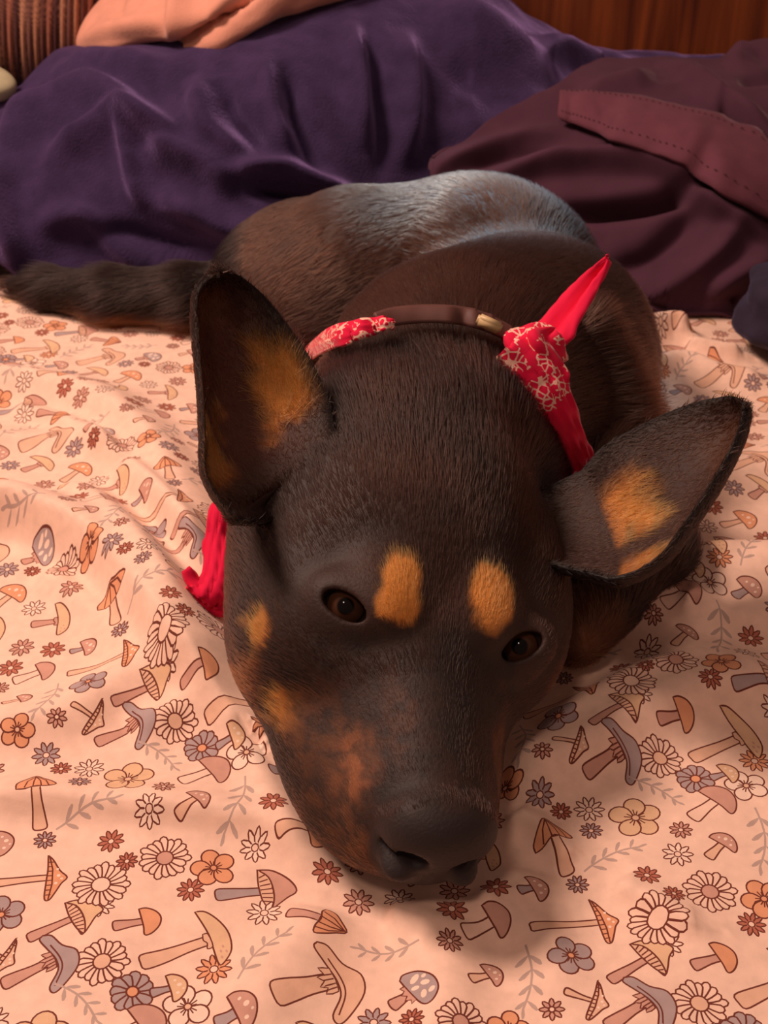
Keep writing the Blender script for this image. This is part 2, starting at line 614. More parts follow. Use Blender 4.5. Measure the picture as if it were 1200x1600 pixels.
        cap = catmull([[L - .1, 1.4], [L + .15, 1.1], [L + .5, .4], [L + .85, -.05], [L + .6, -.4], [L + .35, -.9], [L + .1, -1.3], [L - .12, -1.2], [L - .1, -.3], [L - .06, .5], [L - .1, 1.4]], 4)[:-1]
        shape(T(cap), cc)
        line(T([[L - .02, 1.3], [L + .16, .5], [L + .18, -.4], [L + .05, -1.25]]), LW * .9)
        for k in range(8):
            v = -1.0 + k * .28
            line(T([[L - .08, v], [L + .15, v]]), LW * .8)
        for u, v, r in ((.45, .1, .09), (.35, -.35, .08), (.6, -.1, .07), (.38, .5, .07)):
            fill(T(ellipse(L + u, v, r, r, 7)), C_CREAM)


def sc(px, py, dpx):
    """pixels -> metres at that place of the sheet"""
    return dpx * (at_z(px, py, 0)[1] * CT + CAM_H * ST) / F_PX


ITEMS = []


def put(kind, px, py, rpx, *a, foot=None, **k):
    ITEMS.append((kind, px, py, rpx, a, foot, k))


put('daisy', 160, 1505, 44, C_BASE, 18, C_TAN)
put('daisy', 207, 1550, 38, C_GREY, 12, C_ORANGE, .25)
put('petal', 293, 1570, 40, C_CREAM)
put('rust', 334, 1512, 29, C_ORANGE, 10)
put('mush', 332, 1462, 42, 'wide', C_TAN, C_YELLOW, .42, foot=(222, 1503))
put('mush', 225, 1436, 28, 'dome', C_BROWN, C_ORANGE, .45, foot=(178, 1448))
put('rust', 156, 1414, 23, C_CREAM, 9)
put('mush', 1018, 1490, 36, 'gill', C_BROWN, C_YELLOW, .34, foot=(955, 1526))
put('mush', 1012, 1565, 44, 'wavy', C_BROWN, C_GREY, .36, foot=(950, 1604))
put('sprig', 130, 1575, 130, 1640)
put('mush', 372, 1585, 34, 'spot', C_GREY, C_BROWN, .5, foot=(338, 1600))
put('daisy', 257, 1337, 42, C_BASE, 18, C_BROWN)
put('petal', 333, 1349, 36, C_ORANGE, C_ORANGE)
put('rust', 173, 1312, 21, C_RUST)
put('rust', 297, 1385, 22, C_RUST, 10)
put('daisy', 1028, 1434, 48, C_BASE, 20, C_BASE)
put('sprig', 160, 1372, 265, 1395)
put('mush', 418, 1376, 40, 'gill', C_GREY, C_BROWN, .36, foot=(338, 1392))
put('rust', 412, 1415, 28, C_CREAM, 10)
put('mush', 500, 1432, 34, 'shell', C_BROWN, C_ORANGE, .4, foot=(450, 1418))
put('sprig', 372, 1535, 448, 1458)
put('mush', 520, 1522, 52, 'wavy', C_TAN, C_TAN, .5, foot=(430, 1560))
put('rust', 467, 1576, 20, C_GREY, 10)
put('sprig', 655, 1462, 560, 1463)
put('mush', 648, 1540, 36, 'vein', C_BROWN, C_GREY, .4, foot=(612, 1560))
put('rust', 703, 1466, 21, C_BROWN, 10)
put('mush', 772, 1427, 30, 'dome', C_BASE, C_BROWN, .55, foot=(726, 1447))
put('mush', 766, 1510, 24, 'spot', C_TAN, C_BROWN, .45, foot=(736, 1524))
put('sprig', 822, 1465, 818, 1568)
put('rust', 643, 1588, 20, C_RUST, 10)
put('daisy', 720, 1598, 42, C_BASE, 18, C_BROWN)
put('petal', 795, 1600, 34, C_ORANGE)
put('mush', 836, 1372, 26, 'spot', C_GREY, C_BROWN, .4, foot=(812, 1380))
put('mush', 940, 1425, 36, 'sail', C_TAN, C_ORANGE, .32, foot=(832, 1440))
put('petal', 893, 1488, 38, C_GREY, C_ORANGE)
put('rust', 857, 1500, 20, C_BROWN, 10)
put('mush', 928, 1560, 30, 'sail', C_TAN, C_TAN, .25, foot=(884, 1545))
put('rust', 863, 1572, 20, C_BROWN, 8)
put('rust', 1053, 1397, 18, C_RUST, 10)
put('mush', 1035, 1358, 40, 'vein', C_BROWN, C_GREY, .42, foot=(982, 1392))
put('mush', 1130, 1315, 24, 'spot', C_TAN, C_BROWN, .45, foot=(1108, 1336))
put('mush', 1120, 1248, 34, 'dome', C_BASE, C_BROWN, .45, foot=(1083, 1272))
put('sprig', 1180, 1260, 1188, 1352)
put('sprig', 915, 1345, 1000, 1315)
put('petal', 995, 1266, 42, C_YELLOW)
put('rust', 1065, 1290, 18, C_BROWN)
put('rust', 879, 1248, 17, C_RUST, 10)
put('rust', 923, 1246, 24, C_CREAM, 10)
put('rust', 926, 1280, 18, C_GREY, 10)
put('mush', 868, 1300, 34, 'shell', C_TAN, C_ORANGE, .4, foot=(890, 1345))
put('sprig', 985, 1205, 1060, 1245)
put('mush', 1135, 1205, 22, 'spot', C_GREY, C_YELLOW, .4, foot=(1112, 1212))
put('rust', 905, 1362, 18, C_GREY, 10)
put('mush', 1000, 1090, 26, 'dome', C_TAN, C_ORANGE, .4, foot=(975, 1110))
put('sprig', 1145, 1170, 1172, 1120)


def wrapdist(p, q):
    d = p - q
    return math.hypot(d[0] - PH * round(d[0] / PH), d[1] - PV * round(d[1] / PV))


_placed = []     # (centre, radius)
_late = []
for it in sorted(ITEMS, key=lambda q: q[0] == 'sprig'):
    kind, px, py, rpx, a, foot, k = it
    o = tile_xy(px, py)
    if kind == 'sprig':
        e = tile_xy(rpx, a[0])
        if any(wrapdist(o + (e - o) * w, c) < 0.85 * r + 0.002 for w in (0, .25, .5, .75, 1) for c, r in _placed):
            continue
        _late.append((o, e))
        continue
    R = sc(px, py, rpx)
    if any(wrapdist(o, c) < {'rust': 0.75, 'mush': 0.62}.get(kind, 0.45) * (R + r) for c, r in _placed):
        continue
    if kind == 'mush':
        f0 = tile_xy(*foot)
        mk, cs, cc, sw = a
        mushroom(f0, o, mk, R * 0.95, cs, cc, sw)
        dd = (o - f0) / (np.hypot(*(o - f0)) + 1e-9)
        _placed.append((o + dd * R * 0.4, R))
        _placed.append((f0 * .6 + o * .4, R * .6))
        continue
    _placed.append((o, R))
    if kind == 'daisy':
        daisy(o, R, *a)
    elif kind == 'rust':
        rustflower(o, R, *a)
    else:
        petalflower(o, R, a[0], 5, 0.3 + 0.1 * len(_placed), a[1] if len(a) > 1 else C_TAN)
for o, e in _late:
    sprig(o, e, 4)
    for w in (.2, .5, .8):
        _placed.append((o + (e - o) * w, np.hypot(*(e - o)) * 0.22))
# the empty places of the repeat take small motifs of the same kinds
_lr = np.random.default_rng(5)
for trial in range(2500):
    o = np.array([_lr.random() * PH, _lr.random() * PV])
    free = min(wrapdist(o, c) - r for c, r in _placed)
    k = _lr.random()
    if free > 0.0155:
        R = 0.0085
        ang = _lr.random() * 1.0 + 0.1
        f0 = o - 0.014 * np.array([math.cos(ang), math.sin(ang)])
        mushroom(f0, o, ['spot', 'gill', 'dome', 'wide'][trial % 4], R, [C_TAN, C_BROWN][trial % 2], [C_ORANGE, C_TAN, C_BROWN, C_YELLOW][trial % 4], .4)
        _placed.append((o, 0.0115))
    elif trial > 1200 and free > 0.0072:
        R = min(0.0065, free * 0.9)
        rustflower(o, R, [C_RUST, C_CREAM, C_BROWN, C_GREY][trial % 4], 9)
        _placed.append((o, R + 0.0008))

# triangulate one repeat of the print with every outline as an edge, then lay copies of it on the height field
M = 0.03
pts, edges = [], []


def add_poly(P, closed):
    b = len(pts)
    pts.extend(map(tuple, P))
    n = len(P)
    edges.extend((b + i, b + i + 1) for i in range(n - 1))
    if closed:
        edges.append((b + n - 1, b))


def offset_lines(P, w, closed):
    if closed:
        P = P[:-1]
        T = np.roll(P, -1, 0) - np.roll(P, 1, 0)
    else:
        T = np.gradient(P, axis=0)
    T = T / (np.hypot(T[:, 0], T[:, 1])[:, None] + 1e-12)
    N = np.stack([-T[:, 1], T[:, 0]], 1) * w / 2
    return P + N, P - N


WRAPPED = []
for typ, P, w, c in LAYERS:
    lo, hi = P.min(0), P.max(0)
    for i in range(math.floor((-lo[0]) / PH) - 1, math.ceil((PH - lo[0]) / PH) + 2):
        for j in range(math.floor((-lo[1]) / PV) - 1, math.ceil((PV - lo[1]) / PV) + 2):
            s = np.array([i * PH, j * PV])
            if (hi + s < -0.002).any() or (lo + s > np.array([PH, PV]) + 0.002).any():
                continue
            WRAPPED.append((typ, P + s, w, c))
for typ, P, w, c in WRAPPED:
    if typ == 'line':
        closed = np.allclose(P[0], P[-1])
        for q in offset_lines(P, w, closed):
            add_poly(q, closed)
    elif c in (C_LEAF, C_CREAM, C_BROWN) and len(P) < 12:
        add_poly(P, True)
GX, GY = max(2, round(PH / 0.003)), max(2, round(PV / 0.003))
gx, gy = np.linspace(0, PH, GX + 1), np.linspace(0, PV, GY + 1)
for P in (np.stack([gx, 0 * gx], 1), np.stack([gx, 0 * gx + PV], 1), np.stack([0 * gy, gy], 1), np.stack([0 * gy + PH, gy], 1)):
    add_poly(P, False)
for x in gx[1:-1]:
    for y in gy[1:-1]:
        pts.append((x, y))
_cv, _ce, _cf, *_ = mgeo.delaunay_2d_cdt([Vector(p) for p in pts], edges, [], 0, 2e-5)
TV = np.array([v[:] for v in _cv])
TF = np.array([f for f in _cf])
cen = TV[TF].mean(1)
keep = (cen[:, 0] > 0) & (cen[:, 0] < PH) & (cen[:, 1] > 0) & (cen[:, 1] < PV)
TF, cen = TF[keep], cen[keep]
_a2 = TV[TF]
_ar = np.abs(np.cross(_a2[:, 1] - _a2[:, 0], _a2[:, 2] - _a2[:, 0]))
TF, cen = TF[_ar > 1e-12], cen[_ar > 1e-12]
used, inv = np.unique(TF, return_inverse=True)
TV, TF = TV[used], inv.reshape(TF.shape)
TC = np.full(len(TF), C_BASE)


def inside(P, x, y):
    r = np.zeros(x.shape, bool)
    for (x0, y0), (x1, y1) in zip(P, np.roll(P, -1, 0)):
        c = (y0 > y) != (y1 > y)
        r ^= c & (x < (x1 - x0) * (y - y0) / (y1 - y0 + 1e-18) + x0)
    return r


for typ, P, w, c in WRAPPED:
    lo, hi = P.min(0) - w, P.max(0) + w
    idx = np.nonzero((cen[:, 0] >= lo[0]) & (cen[:, 0] <= hi[0]) & (cen[:, 1] >= lo[1]) & (cen[:, 1] <= hi[1]))[0]
    if not len(idx):
        continue
    x, y = cen[idx, 0], cen[idx, 1]
    if typ == 'fill':
        TC[idx[inside(P, x, y)]] = c
    else:
        d, _, _ = seg_dist(x, y, P)
        TC[idx[d < w * 0.5]] = c
SV, SF, SC = [], [], []
nb = 0
corners = np.array([[-0.56, 0.16], [0.64, 0.16], [0.64, 1.37], [-0.56, 1.37]]) - _A
ca, cb = corners @ HX / PH, corners @ VX / PV
for i in range(math.floor(ca.min()), math.ceil(ca.max())):
    for j in range(math.floor(cb.min()), math.ceil(cb.max())):
        W = _A + (TV[:, 0] + i * PH)[:, None] * HX + (TV[:, 1] + j * PV)[:, None] * VX
        mid = W.mean(0)
        lim = 0.16 + mid[1] * 0.36
        if not (-lim - .08 < mid[0] < lim + .08 and 0.16 < mid[1] < 1.12):
            continue
        SV.append(W)
        SF.append(TF + nb)
        SC.append(TC)
        nb += len(W)
SV = np.vstack(SV)
Z = sheet_z(SV[:, 0], SV[:, 1])
e = 0.0012
nx = -(sheet_z(SV[:, 0] + e, SV[:, 1]) - sheet_z(SV[:, 0] - e, SV[:, 1])) / (2 * e)
ny = -(sheet_z(SV[:, 0], SV[:, 1] + e) - sheet_z(SV[:, 0], SV[:, 1] - e)) / (2 * e)
SN = np.stack([nx, ny, np.ones_like(nx)], 1)
SN /= np.linalg.norm(SN, axis=1, keepdims=True)
sheet_mat = Mat('printed_cotton', rough=0.85, spec=0.15, sheen=0.08).attr_color('print_tint', 160, 0.08)
sheet_mat.bump(900, 0.10, 0.0006)
sheet = empty('bed_sheet', (0.03, 0.65, -0.02))
tag(sheet, 'pale peach cotton bed sheet printed with mushrooms, daisies and leaf sprigs', 'bed sheet')

mesh_obj('printed_cloth', np.c_[SV, Z], np.vstack(SF), sheet_mat.m, sheet, True, SN, None, PALETTE[np.concatenate(SC)])


# ------------------------------------------------------------------ heaped cloths
def px_of(P):
    d = P - np.array([0, 0, CAM_H])
    zc = d[..., 1] * CT - d[..., 2] * ST
    yc = d[..., 1] * ST + d[..., 2] * CT
    return 600 + F_PX * d[..., 0] / zc, 800 - F_PX * yc / zc


def rumple(P, folds, small=0.0015, freq=22, seed=0.0, gain=1.0, wide=1.0):
    """push folds out of a cloth grid along its normals; folds are (guide line, height, width above, width below)"""
    N = grid_normals(P)
    if N[..., 2].mean() < 0:
        N = -N
    X, Y = px_of(P)
    disp = small * fbm(P[..., 0] * freq + seed, P[..., 1] * freq, P[..., 2] * freq, 3)
    for pts_, h, wa, wb_ in folds:
        d, s, t = seg_dist(X, Y, catmull(pts_, 6))
        w = wide * np.where(s < 0, wa, wb_)
        disp = disp + gain * h * np.exp(-(d / w) ** 2) * smooth(-0.05, 0.30, t) * smooth(1.05, 0.70, t)
    return P + N * disp[..., None]


def cloth_obj(name, P, mat, parent, thick=0.004):
    n, m = P.shape[:2]
    N = grid_normals(P)
    if N[..., 2].mean() < 0:
        N = -N
        flip = True
    else:
        flip = False
    V = np.vstack([P.reshape(-1, 3), (P - N * thick).reshape(-1, 3)])
    g = grid_faces(n, m)
    if flip:
        g = g[:, ::-1]
    rim = np.r_[np.arange(n) * m, (n - 1) * m + np.arange(1, m), np.arange(n - 1)[::-1] * m + m - 1, np.arange(m - 1)[::-1]]
    a, b = rim[:-1], rim[1:]
    q = np.stack([a, b, b + n * m, a + n * m], 1)
    return mesh_obj(name, V, np.vstack([g, g[:, ::-1] + n * m, q if flip else q[:, ::-1]]), mat, parent)


def bulge(t):
    t = np.clip(t, 0, 1)
    return np.sqrt(np.clip(1 - (1 - t) ** 2, 0, 1)) * 0.75 + 0.25 * t


# --- dark purple fleece blanket
PB_X = [-0.60, -0.40, -0.23, -0.10, 0.0, 0.08, 0.15, 0.22, 0.35, 0.62]
PB_H = [0.062, 0.080, 0.138, 0.170, 0.190, 0.165, 0.105, 0.070, 0.055, 0.050]


def purple_z(X, Y):
    H = np.interp(X, PB_X, PB_H)
    Yf = 0.952 + 0.03 * smooth(-0.15, 0.05, X) + 0.012 * np.sin(X * 23)
    w = 0.15 + 0.03 * np.sin(X * 17 + 1)
    t = (Y - Yf) / w
    return sheet_z(X, Y) + 0.006 + H * bulge(t) + 0.02 * smooth(1.15, 1.38, Y) - 0.008 * smooth(0.02, -0.02, t)


fleece = Mat('purple_fleece', srgb(56, 42, 72), 0.95, 0.05, 0.6, (0.55, 0.36, 0.85))
fleece.noise_color(srgb(56, 42, 72), 55, 0.25)
fleece.bump(520, 0.55, 0.0018)
gx_, gy_ = np.meshgrid(np.linspace(-0.58, 0.60, 330), np.r_[np.linspace(0.945, 1.14, 190), np.linspace(1.142, 1.39, 60)], indexing='ij')
PB = np.stack([gx_, gy_, purple_z(gx_, gy_)], -1)
PURPLE_FOLDS = [
    ([(8, 300), (12, 257), (35, 192), (88, 166), (157, 149), (233, 188), (310, 240), (330, 262)], 0.011, 14, 22),
    ([(60, 275), (88, 245), (134, 212), (192, 190), (262, 203), (300, 230)], 0.009, 10, 18),
    ([(192, 192), (200, 240), (212, 290), (232, 330)], 0.008, 12, 10),
    ([(215, 250), (280, 240), (344, 266), (358, 318)], 0.008, 10, 20),
    ([(350, 280), (373, 268), (443, 266), (508, 292), (572, 318)], 0.014, 12, 13),
    ([(380, 300), (430, 303), (490, 312), (540, 322)], -0.010, 8, 8),
    ([(215, 312), (303, 330), (373, 358), (478, 364), (560, 350)], 0.011, 18, 14),
    ([(4, 240), (-4, 327), (18, 395), (41, 432)], 0.010, 16, 12),
    ([(40, 352), (70, 348), (134, 342), (180, 378), (230, 412), (300, 420)], 0.009, 18, 14),
    ([(130, 370), (190, 365), (260, 385), (340, 395)], -0.006, 12, 12),
    ([(300, 120), (318, 150), (332, 195), (373, 233), (385, 262)], 0.008, 12, 22),
    ([(345, 120), (362, 170), (400, 220), (420, 250)], -0.008, 10, 16),
    ([(440, 90), (455, 130), (463, 175), (490, 230), (520, 275)], -0.009, 9, 16),
    ([(410, 80), (425, 140), (440, 200), (465, 250)], 0.006, 14, 14),
    ([(570, 20), (580, 70), (590, 146), (600, 215), (602, 290)], -0.006, 10, 10),
    ([(545, 30), (555, 90), (562, 160), (570, 240)], 0.007, 16, 12),
    ([(625, 40), (640, 120), (640, 200), (625, 270)], 0.007, 14, 16),
    ([(660, 20), (730, 45), (800, 80), (870, 120), (900, 140)], 0.009, 22, 26),
    ([(700, 90), (760, 130), (800, 180)], -0.006, 20, 20),
    ([(820, 80), (880, 95), (960, 108), (1010, 116)], 0.010, 12, 12),
    ([(30, 130), (100, 110), (200, 108), (290, 112)], 0.008, 16, 14),
    ([(10, 440), (60, 445), (120, 430), (200, 432)], 0.006, 14, 12),
]
PB = rumple(PB, PURPLE_FOLDS, 0.0055, 13, 0.0, 2.1, 1.35)
PB[..., 1] = np.minimum(PB[..., 1], 1.392)
purple = empty('fleece_blanket', (-0.1, 1.1, 0.02))
tag(purple, 'dark purple fleece blanket heaped in soft folds behind the dog', 'blanket')
cloth_obj('fleece_cloth', PB, fleece.m, purple, 0.005)

# --- plum cotton cloth at the right
PL_Y = [0.86, 0.95, 1.00, 1.04, 1.08, 1.12, 1.18, 1.25]
PL_L = [0.02, 0.025, 0.045, 0.085, 0.145, 0.17, 0.215, 0.24]


def plum_z(X, Y):
    foot = 0.893 + 0.05 * smooth(0.24, 0.10, X) - 0.006 * np.sin(X * 30)
    t = (Y - foot) / 0.17
    return np.maximum(purple_z(X, Y) + 0.007, sheet_z(X, Y) + 0.007 + 0.128 * bulge(t) * (1 - 0.35 * smooth(1.15, 1.3, Y)))


gu, gy_ = np.meshgrid(np.linspace(0, 1, 260), np.linspace(0.885, 1.255, 250), indexing='ij')
xl = np.interp(gy_, PL_Y, PL_L) + 0.004 * np.sin(gy_ * 70)
gx_ = xl + (0.60 - xl) * gu ** 1.15
PP = np.stack([gx_, gy_, plum_z(gx_, gy_)], -1)
PP[..., 2] -= 0.006 * (1 - smooth(0, 0.015, gu))
PLUM_FOLDS = [
    ([(640, 285), (740, 240), (830, 216), (910, 210)], 0.007, 16, 12),
    ([(720, 262), (800, 246), (880, 240)], -0.004, 8, 8),
    ([(730, 285), (850, 262), (960, 256), (1040, 268), (1110, 325), (1210, 372)], 0.014, 16, 12),
    ([(860, 330), (930, 326), (1010, 316), (1075, 300), (1110, 312)], -0.022, 12, 14),
    ([(930, 440), (1010, 405), (1080, 345), (1110, 330)], -0.010, 20, 20),
    ([(950, 480), (1030, 455), (1110, 400), (1152, 352), (1165, 335)], 0.010, 18, 20),
    ([(1090, 470), (1150, 430), (1220, 400)], 0.009, 18, 16),
    ([(1130, 480), (1180, 470), (1240, 450)], -0.010, 12, 12),
    ([(1020, 100), (1060, 112), (1100, 135), (1150, 170), (1220, 215)], 0.009, 14, 12),
    ([(1120, 150), (1160, 200), (1230, 240)], -0.010, 9, 9),
    ([(900, 152), (970, 135), (1030, 118)], 0.008, 14, 14),
    ([(1130, 100), (1160, 85), (1230, 80)], 0.010, 14, 14),
    ([(1150, 128), (1200, 120), (1240, 115)], -0.006, 8, 8),
]
PP = rumple(PP, PLUM_FOLDS, 0.0018, 16, 4.0, 1.6)
plum_col = srgb(74, 44, 58)
plum_mat = Mat('plum_cotton', plum_col, 0.85, 0.12, 0.12, (0.8, 0.5, 0.6)).noise_color(plum_col, 40, 0.12)
plum_mat.bump(1500, 0.25, 0.0006)
plum = empty('cotton_garment', (0.28, 1.03, 0.02))
tag(plum, 'plum brown cotton garment with a stitched hem, crumpled behind the dog', 'garment')
cloth_obj('garment_cloth', PP, plum_mat.m, plum, 0.003)

# the stitched hem that lies across it
_X, _Y = px_of(PP)
_NP = grid_normals(PP)
if _NP[..., 2].mean() < 0:
    _NP = -_NP


def on_patch(P, XX, YY, px, py):
    d2 = (XX - px) ** 2 + (YY - py) ** 2
    cand = np.argsort(d2.ravel())[:12]
    Q = P.reshape(-1, 3)[cand]
    return Q[np.argmin(Q[:, 1])] if d2.ravel()[cand[0]] < 80 else Q[0]


up_e = catmull([(872, 150), (930, 152), (1000, 160), (1070, 176), (1140, 196), (1230, 250)], 14)
lo_e = catmull([(868, 192), (905, 205), (950, 226), (1020, 258), (1100, 296), (1230, 362)], 14)
nv_ = 15
HB = np.zeros((len(up_e), nv_, 3))
for i in range(len(up_e)):
    a = on_patch(PP, _X, _Y, *up_e[i])
    b = on_patch(PP, _X, _Y, *lo_e[i])
    for j in range(nv_):
        w = j / (nv_ - 1)
        HB[i, j] = a * (1 - w) + b * w + np.array([0, -0.007, 0.013]) * (0.45 + 0.65 * math.sin(math.pi * min(1, 0.12 + w * 0.8)))
for it in range(5):
    HB[1:-1] = 0.25 * HB[:-2] + 0.5 * HB[1:-1] + 0.25 * HB[2:]
HB = rumple(HB, [([(935, 160), (945, 185), (955, 215)], -0.002, 6, 6), ([(890, 150), (892, 200)], -0.0015, 4, 4), ([(960, 215), (1060, 262), (1200, 335)], -0.0015, 3, 3),
                 ([(1060, 180), (1110, 230), (1150, 300)], 0.003, 16, 16)], 0.0008, 60)
hem_col = srgb(100, 56, 68)
hem_mat = Mat('plum_hem_cotton', hem_col, 0.85, 0.12, 0.12, (0.8, 0.5, 0.6)).noise_color(hem_col, 60, 0.10)
hem_mat.bump(1500, 0.25, 0.0006)
hem = cloth_obj('hem', HB, hem_mat.m, plum, 0.004)
hem['label'] = 'lighter plum hem with stitching'

stitch_mat = Mat('dark_thread', srgb(82, 45, 54), 0.8, 0.2).noise_color(srgb(82, 45, 54), 200, 0.1)
sv_, sf_, so2 = [], [], 0
for j in (2, nv_ - 3):
    for i in range(2, len(HB) - 2, 2):
        a, b = HB[i, j], HB[i + 1, j]
        a, b = a + (b - a) * 0.1 + np.array([0, -0.0006, 0.0009]), a + (b - a) * 0.75 + np.array([0, -0.0006, 0.0009])
        v_, f_q = tube(np.stack([a, (a + b) / 2 + np.array([0, -0.0002, 0.0004]), b]), [0.0003, 0.0005, 0.0003], 6)
        sv_.append(v_)
        sf_.append(f_q + so2)
        so2 += len(v_)
stitching = mesh_obj('stitching', np.vstack(sv_), np.vstack(sf_), stitch_mat.m, hem)
stitching['kind'] = 'stuff'

# --- pink fleece throw over the purple heap
PINK_LOW = catmull([(38, 111), (112, 102), (215, 96), (280, 97), (335, 86), (400, 62), (470, 38), (560, 12), (640, -14), (740, -50)], 12)
_pt = np.array([at_h(x, y - 4, lambda X, Y: purple_z(X, Y) + 0.004) for x, y in PINK_LOW])
for it in range(10):
    _pt[1:-1] = 0.25 * _pt[:-2] + 0.5 * _pt[1:-1] + 0.25 * _pt[2:]
nr = 60
PK = np.zeros((len(_pt), nr, 3))
for i, p in enumerate(_pt):
    u = i / (len(_pt) - 1)
    for j in range(nr):
        w = j / (nr - 1)
        PK[i, j] = p + np.array([0.10 * w * (0.5 - u) + 0.03 * w + (0.20 * w - 0.020) * max(0.0, 1 - u / 0.25), 0.02 + 0.17 * w - 0.020 * math.sin(math.pi * min(1, w * 5)), 0.004 + 0.17 * w ** 0.8])
PK = rumple(PK, [([(180, 84), (235, 80), (275, 74), (330, 42), (392, -5), (420, -30)], -0.026, 6, 5),
                 ([(100, 92), (200, 92), (290, 86), (350, 60), (420, 20), (470, -10)], 0.010, 13, 10),
                 ([(268, 70), (272, 40), (274, 0), (276, -40)], 0.010, 10, 20),
                 ([(110, 80), (150, 50), (180, 38), (260, 30)], 0.006, 10, 16),
                 ([(330, 30), (350, 0), (370, -30)], 0.006, 14, 14),
                 ([(178, 36), (182, 10), (186, -20)], -0.008, 8, 8)], 0.002, 30, 2.0)
PK[..., 1] = np.minimum(PK[..., 1], 1.385)
pink_col = srgb(214, 150, 128)
pink_mat = Mat('pink_plush', pink_col, 0.95, 0.05, 0.3, (1, 0.8, 0.7)).noise_color(pink_col, 60, 0.08)
pink_mat.bump(600, 0.35, 0.0012)
pink = empty('plush_throw', tuple(_pt[20]))
tag(pink, 'salmon pink plush throw draped over the purple blanket', 'throw')
cloth_obj('plush_cloth', PK, pink_mat.m, pink, 0.006)


# --- cushions behind
def cushion(name, c, R, rot, mat, parent, ribs=0.0, nrib=40, e=0.55, colors=None, nu=240, nv=90):
    th = np.linspace(0, 2 * math.pi, nu, endpoint=False)[:, None]
    ph = np.linspace(-math.pi / 2, math.pi / 2, nv)[None, :]
    f = lambda v, p: np.sign(v) * np.abs(v) ** p
    x = f(np.cos(ph), e) * f(np.cos(th), e)
    z = f(np.cos(ph), e) * f(np.sin(th), e)
    y = np.sin(ph) + 0 * th
    prof = 1 - 0.45 * (x ** 4 + z ** 4) / 2
    y = y * prof
    P = np.stack([x * R[0], y * R[1], z * R[2]], -1)
    col = None
    if ribs:
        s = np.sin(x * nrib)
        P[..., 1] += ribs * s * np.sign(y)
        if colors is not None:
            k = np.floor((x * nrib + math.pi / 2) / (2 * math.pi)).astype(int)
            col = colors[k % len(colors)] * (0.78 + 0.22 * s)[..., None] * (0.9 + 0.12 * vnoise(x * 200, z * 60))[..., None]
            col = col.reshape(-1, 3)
    P = P @ rot.T + np.asarray(c)
    return mesh_obj(name, P.reshape(-1, 3), grid_faces(nu, nv, True)[:, ::-1], mat, parent, True, None, col)


def rotm(rx, ry, rz):
    return np.array((Matrix.Rotation(rz, 3, 'Z') @ Matrix.Rotation(ry, 3, 'Y') @ Matrix.Rotation(rx, 3, 'X')))


c0 = at_y(30, 30, 1.20)
rib = np.array([srgb(178, 122, 96), srgb(112, 70, 62), srgb(160, 100, 82), srgb(86, 54, 54), srgb(186, 132, 106), srgb(126, 84, 76)])
rib_mat = Mat('ribbed_knit', rough=0.95, spec=0.05, sheen=0.2).attr_color('tint', 300, 0.12)
ribc = empty('ribbed_cushion', tuple(c0 - np.array([0, 0, 0.1])))
tag(ribc, 'brown and rust striped ribbed cushion beside the salmon pink throw', 'cushion')
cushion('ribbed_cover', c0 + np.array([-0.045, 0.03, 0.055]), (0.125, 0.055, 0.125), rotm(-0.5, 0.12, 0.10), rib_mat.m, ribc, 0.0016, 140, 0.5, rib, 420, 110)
c1 = at_y(160, -10, 1.31)
red_mat = Mat('dark_red_cotton', srgb(150, 46, 42), 0.85, 0.15).noise_color(srgb(150, 46, 42), 40, 0.12)
redc = empty('red_cushion', tuple(c1 - np.array([0, 0, 0.1])))
tag(redc, 'dark red cushion wedged between the ribbed cushion and the pink throw', 'cushion')
cushion('cushion_cover', c1 + np.array([0, 0.03, 0.02]), (0.12, 0.035, 0.10), rotm(-0.4, 0, 0), red_mat.m, redc)
c2 = at_y(-2, 136, 1.105)
sage_mat = Mat('sage_cotton', srgb(176, 168, 136), 0.9, 0.1).noise_color(srgb(176, 168, 136), 60, 0.15)
sage = empty('sage_cloth', tuple(c2))
tag(sage, 'pale sage green folded cloth beneath the ribbed cushion', 'cloth')
cushion('cloth_fold', c2 + np.array([-0.030, 0.012, 0.004]), (0.042, 0.030, 0.012), rotm(0.2, 0.25, 0.2), sage_mat.m, sage, 0, 0, 0.7)

# --- navy bundle at the right edge of the bed
n0 = at_z(1180, 588, 0.0)
navy_col = srgb(46, 38, 54)
navy_mat = Mat('navy_jersey', navy_col, 0.8, 0.2, 0.2, (0.5, 0.5, 0.9)).noise_color(navy_col, 50, 0.2)
navy_mat.bump(900, 0.3, 0.0008)
nu, nv = 96, 60
th = np.linspace(0, 2 * math.pi, nu, endpoint=False)[:, None]
ph = np.linspace(-math.pi / 2, math.pi / 2, nv)[None, :]
sp = lambda v, p: np.sign(v) * np.abs(v) ** p
bx = sp(np.cos(ph), 0.8) * np.cos(th) * 0.062
by = sp(np.cos(ph), 0.8) * np.sin(th) * 0.045
bz = sp(np.sin(ph), 0.8) * 0.030 + 0 * th
NBP = np.stack([bx, by, bz], -1)
NN = NBP / np.linalg.norm(NBP, axis=-1, keepdims=True)
NBP = NBP + NN * (0.004 * fbm(NBP[..., 0] * 35, NBP[..., 1] * 35, NBP[..., 2] * 50, 3) + 0.003 * np.sin(NBP[..., 2] * 160 + NBP[..., 0] * 60))[..., None]
nc = n0 + np.array([0.052, 0.045, 0.0])
NBP = NBP @ rotm(0.0, -0.1, 0.3).T + nc
NBP[..., 2] += -NBP[..., 2].min() + 0.004
navy = empty('rolled_socks', tuple(nc))
tag(navy, 'balled up dark navy socks on the sheet in front of the plum garment', 'socks')
mesh_obj('sock_bundle', NBP.reshape(-1, 3), grid_faces(nu, nv, True), navy_mat.m, navy)


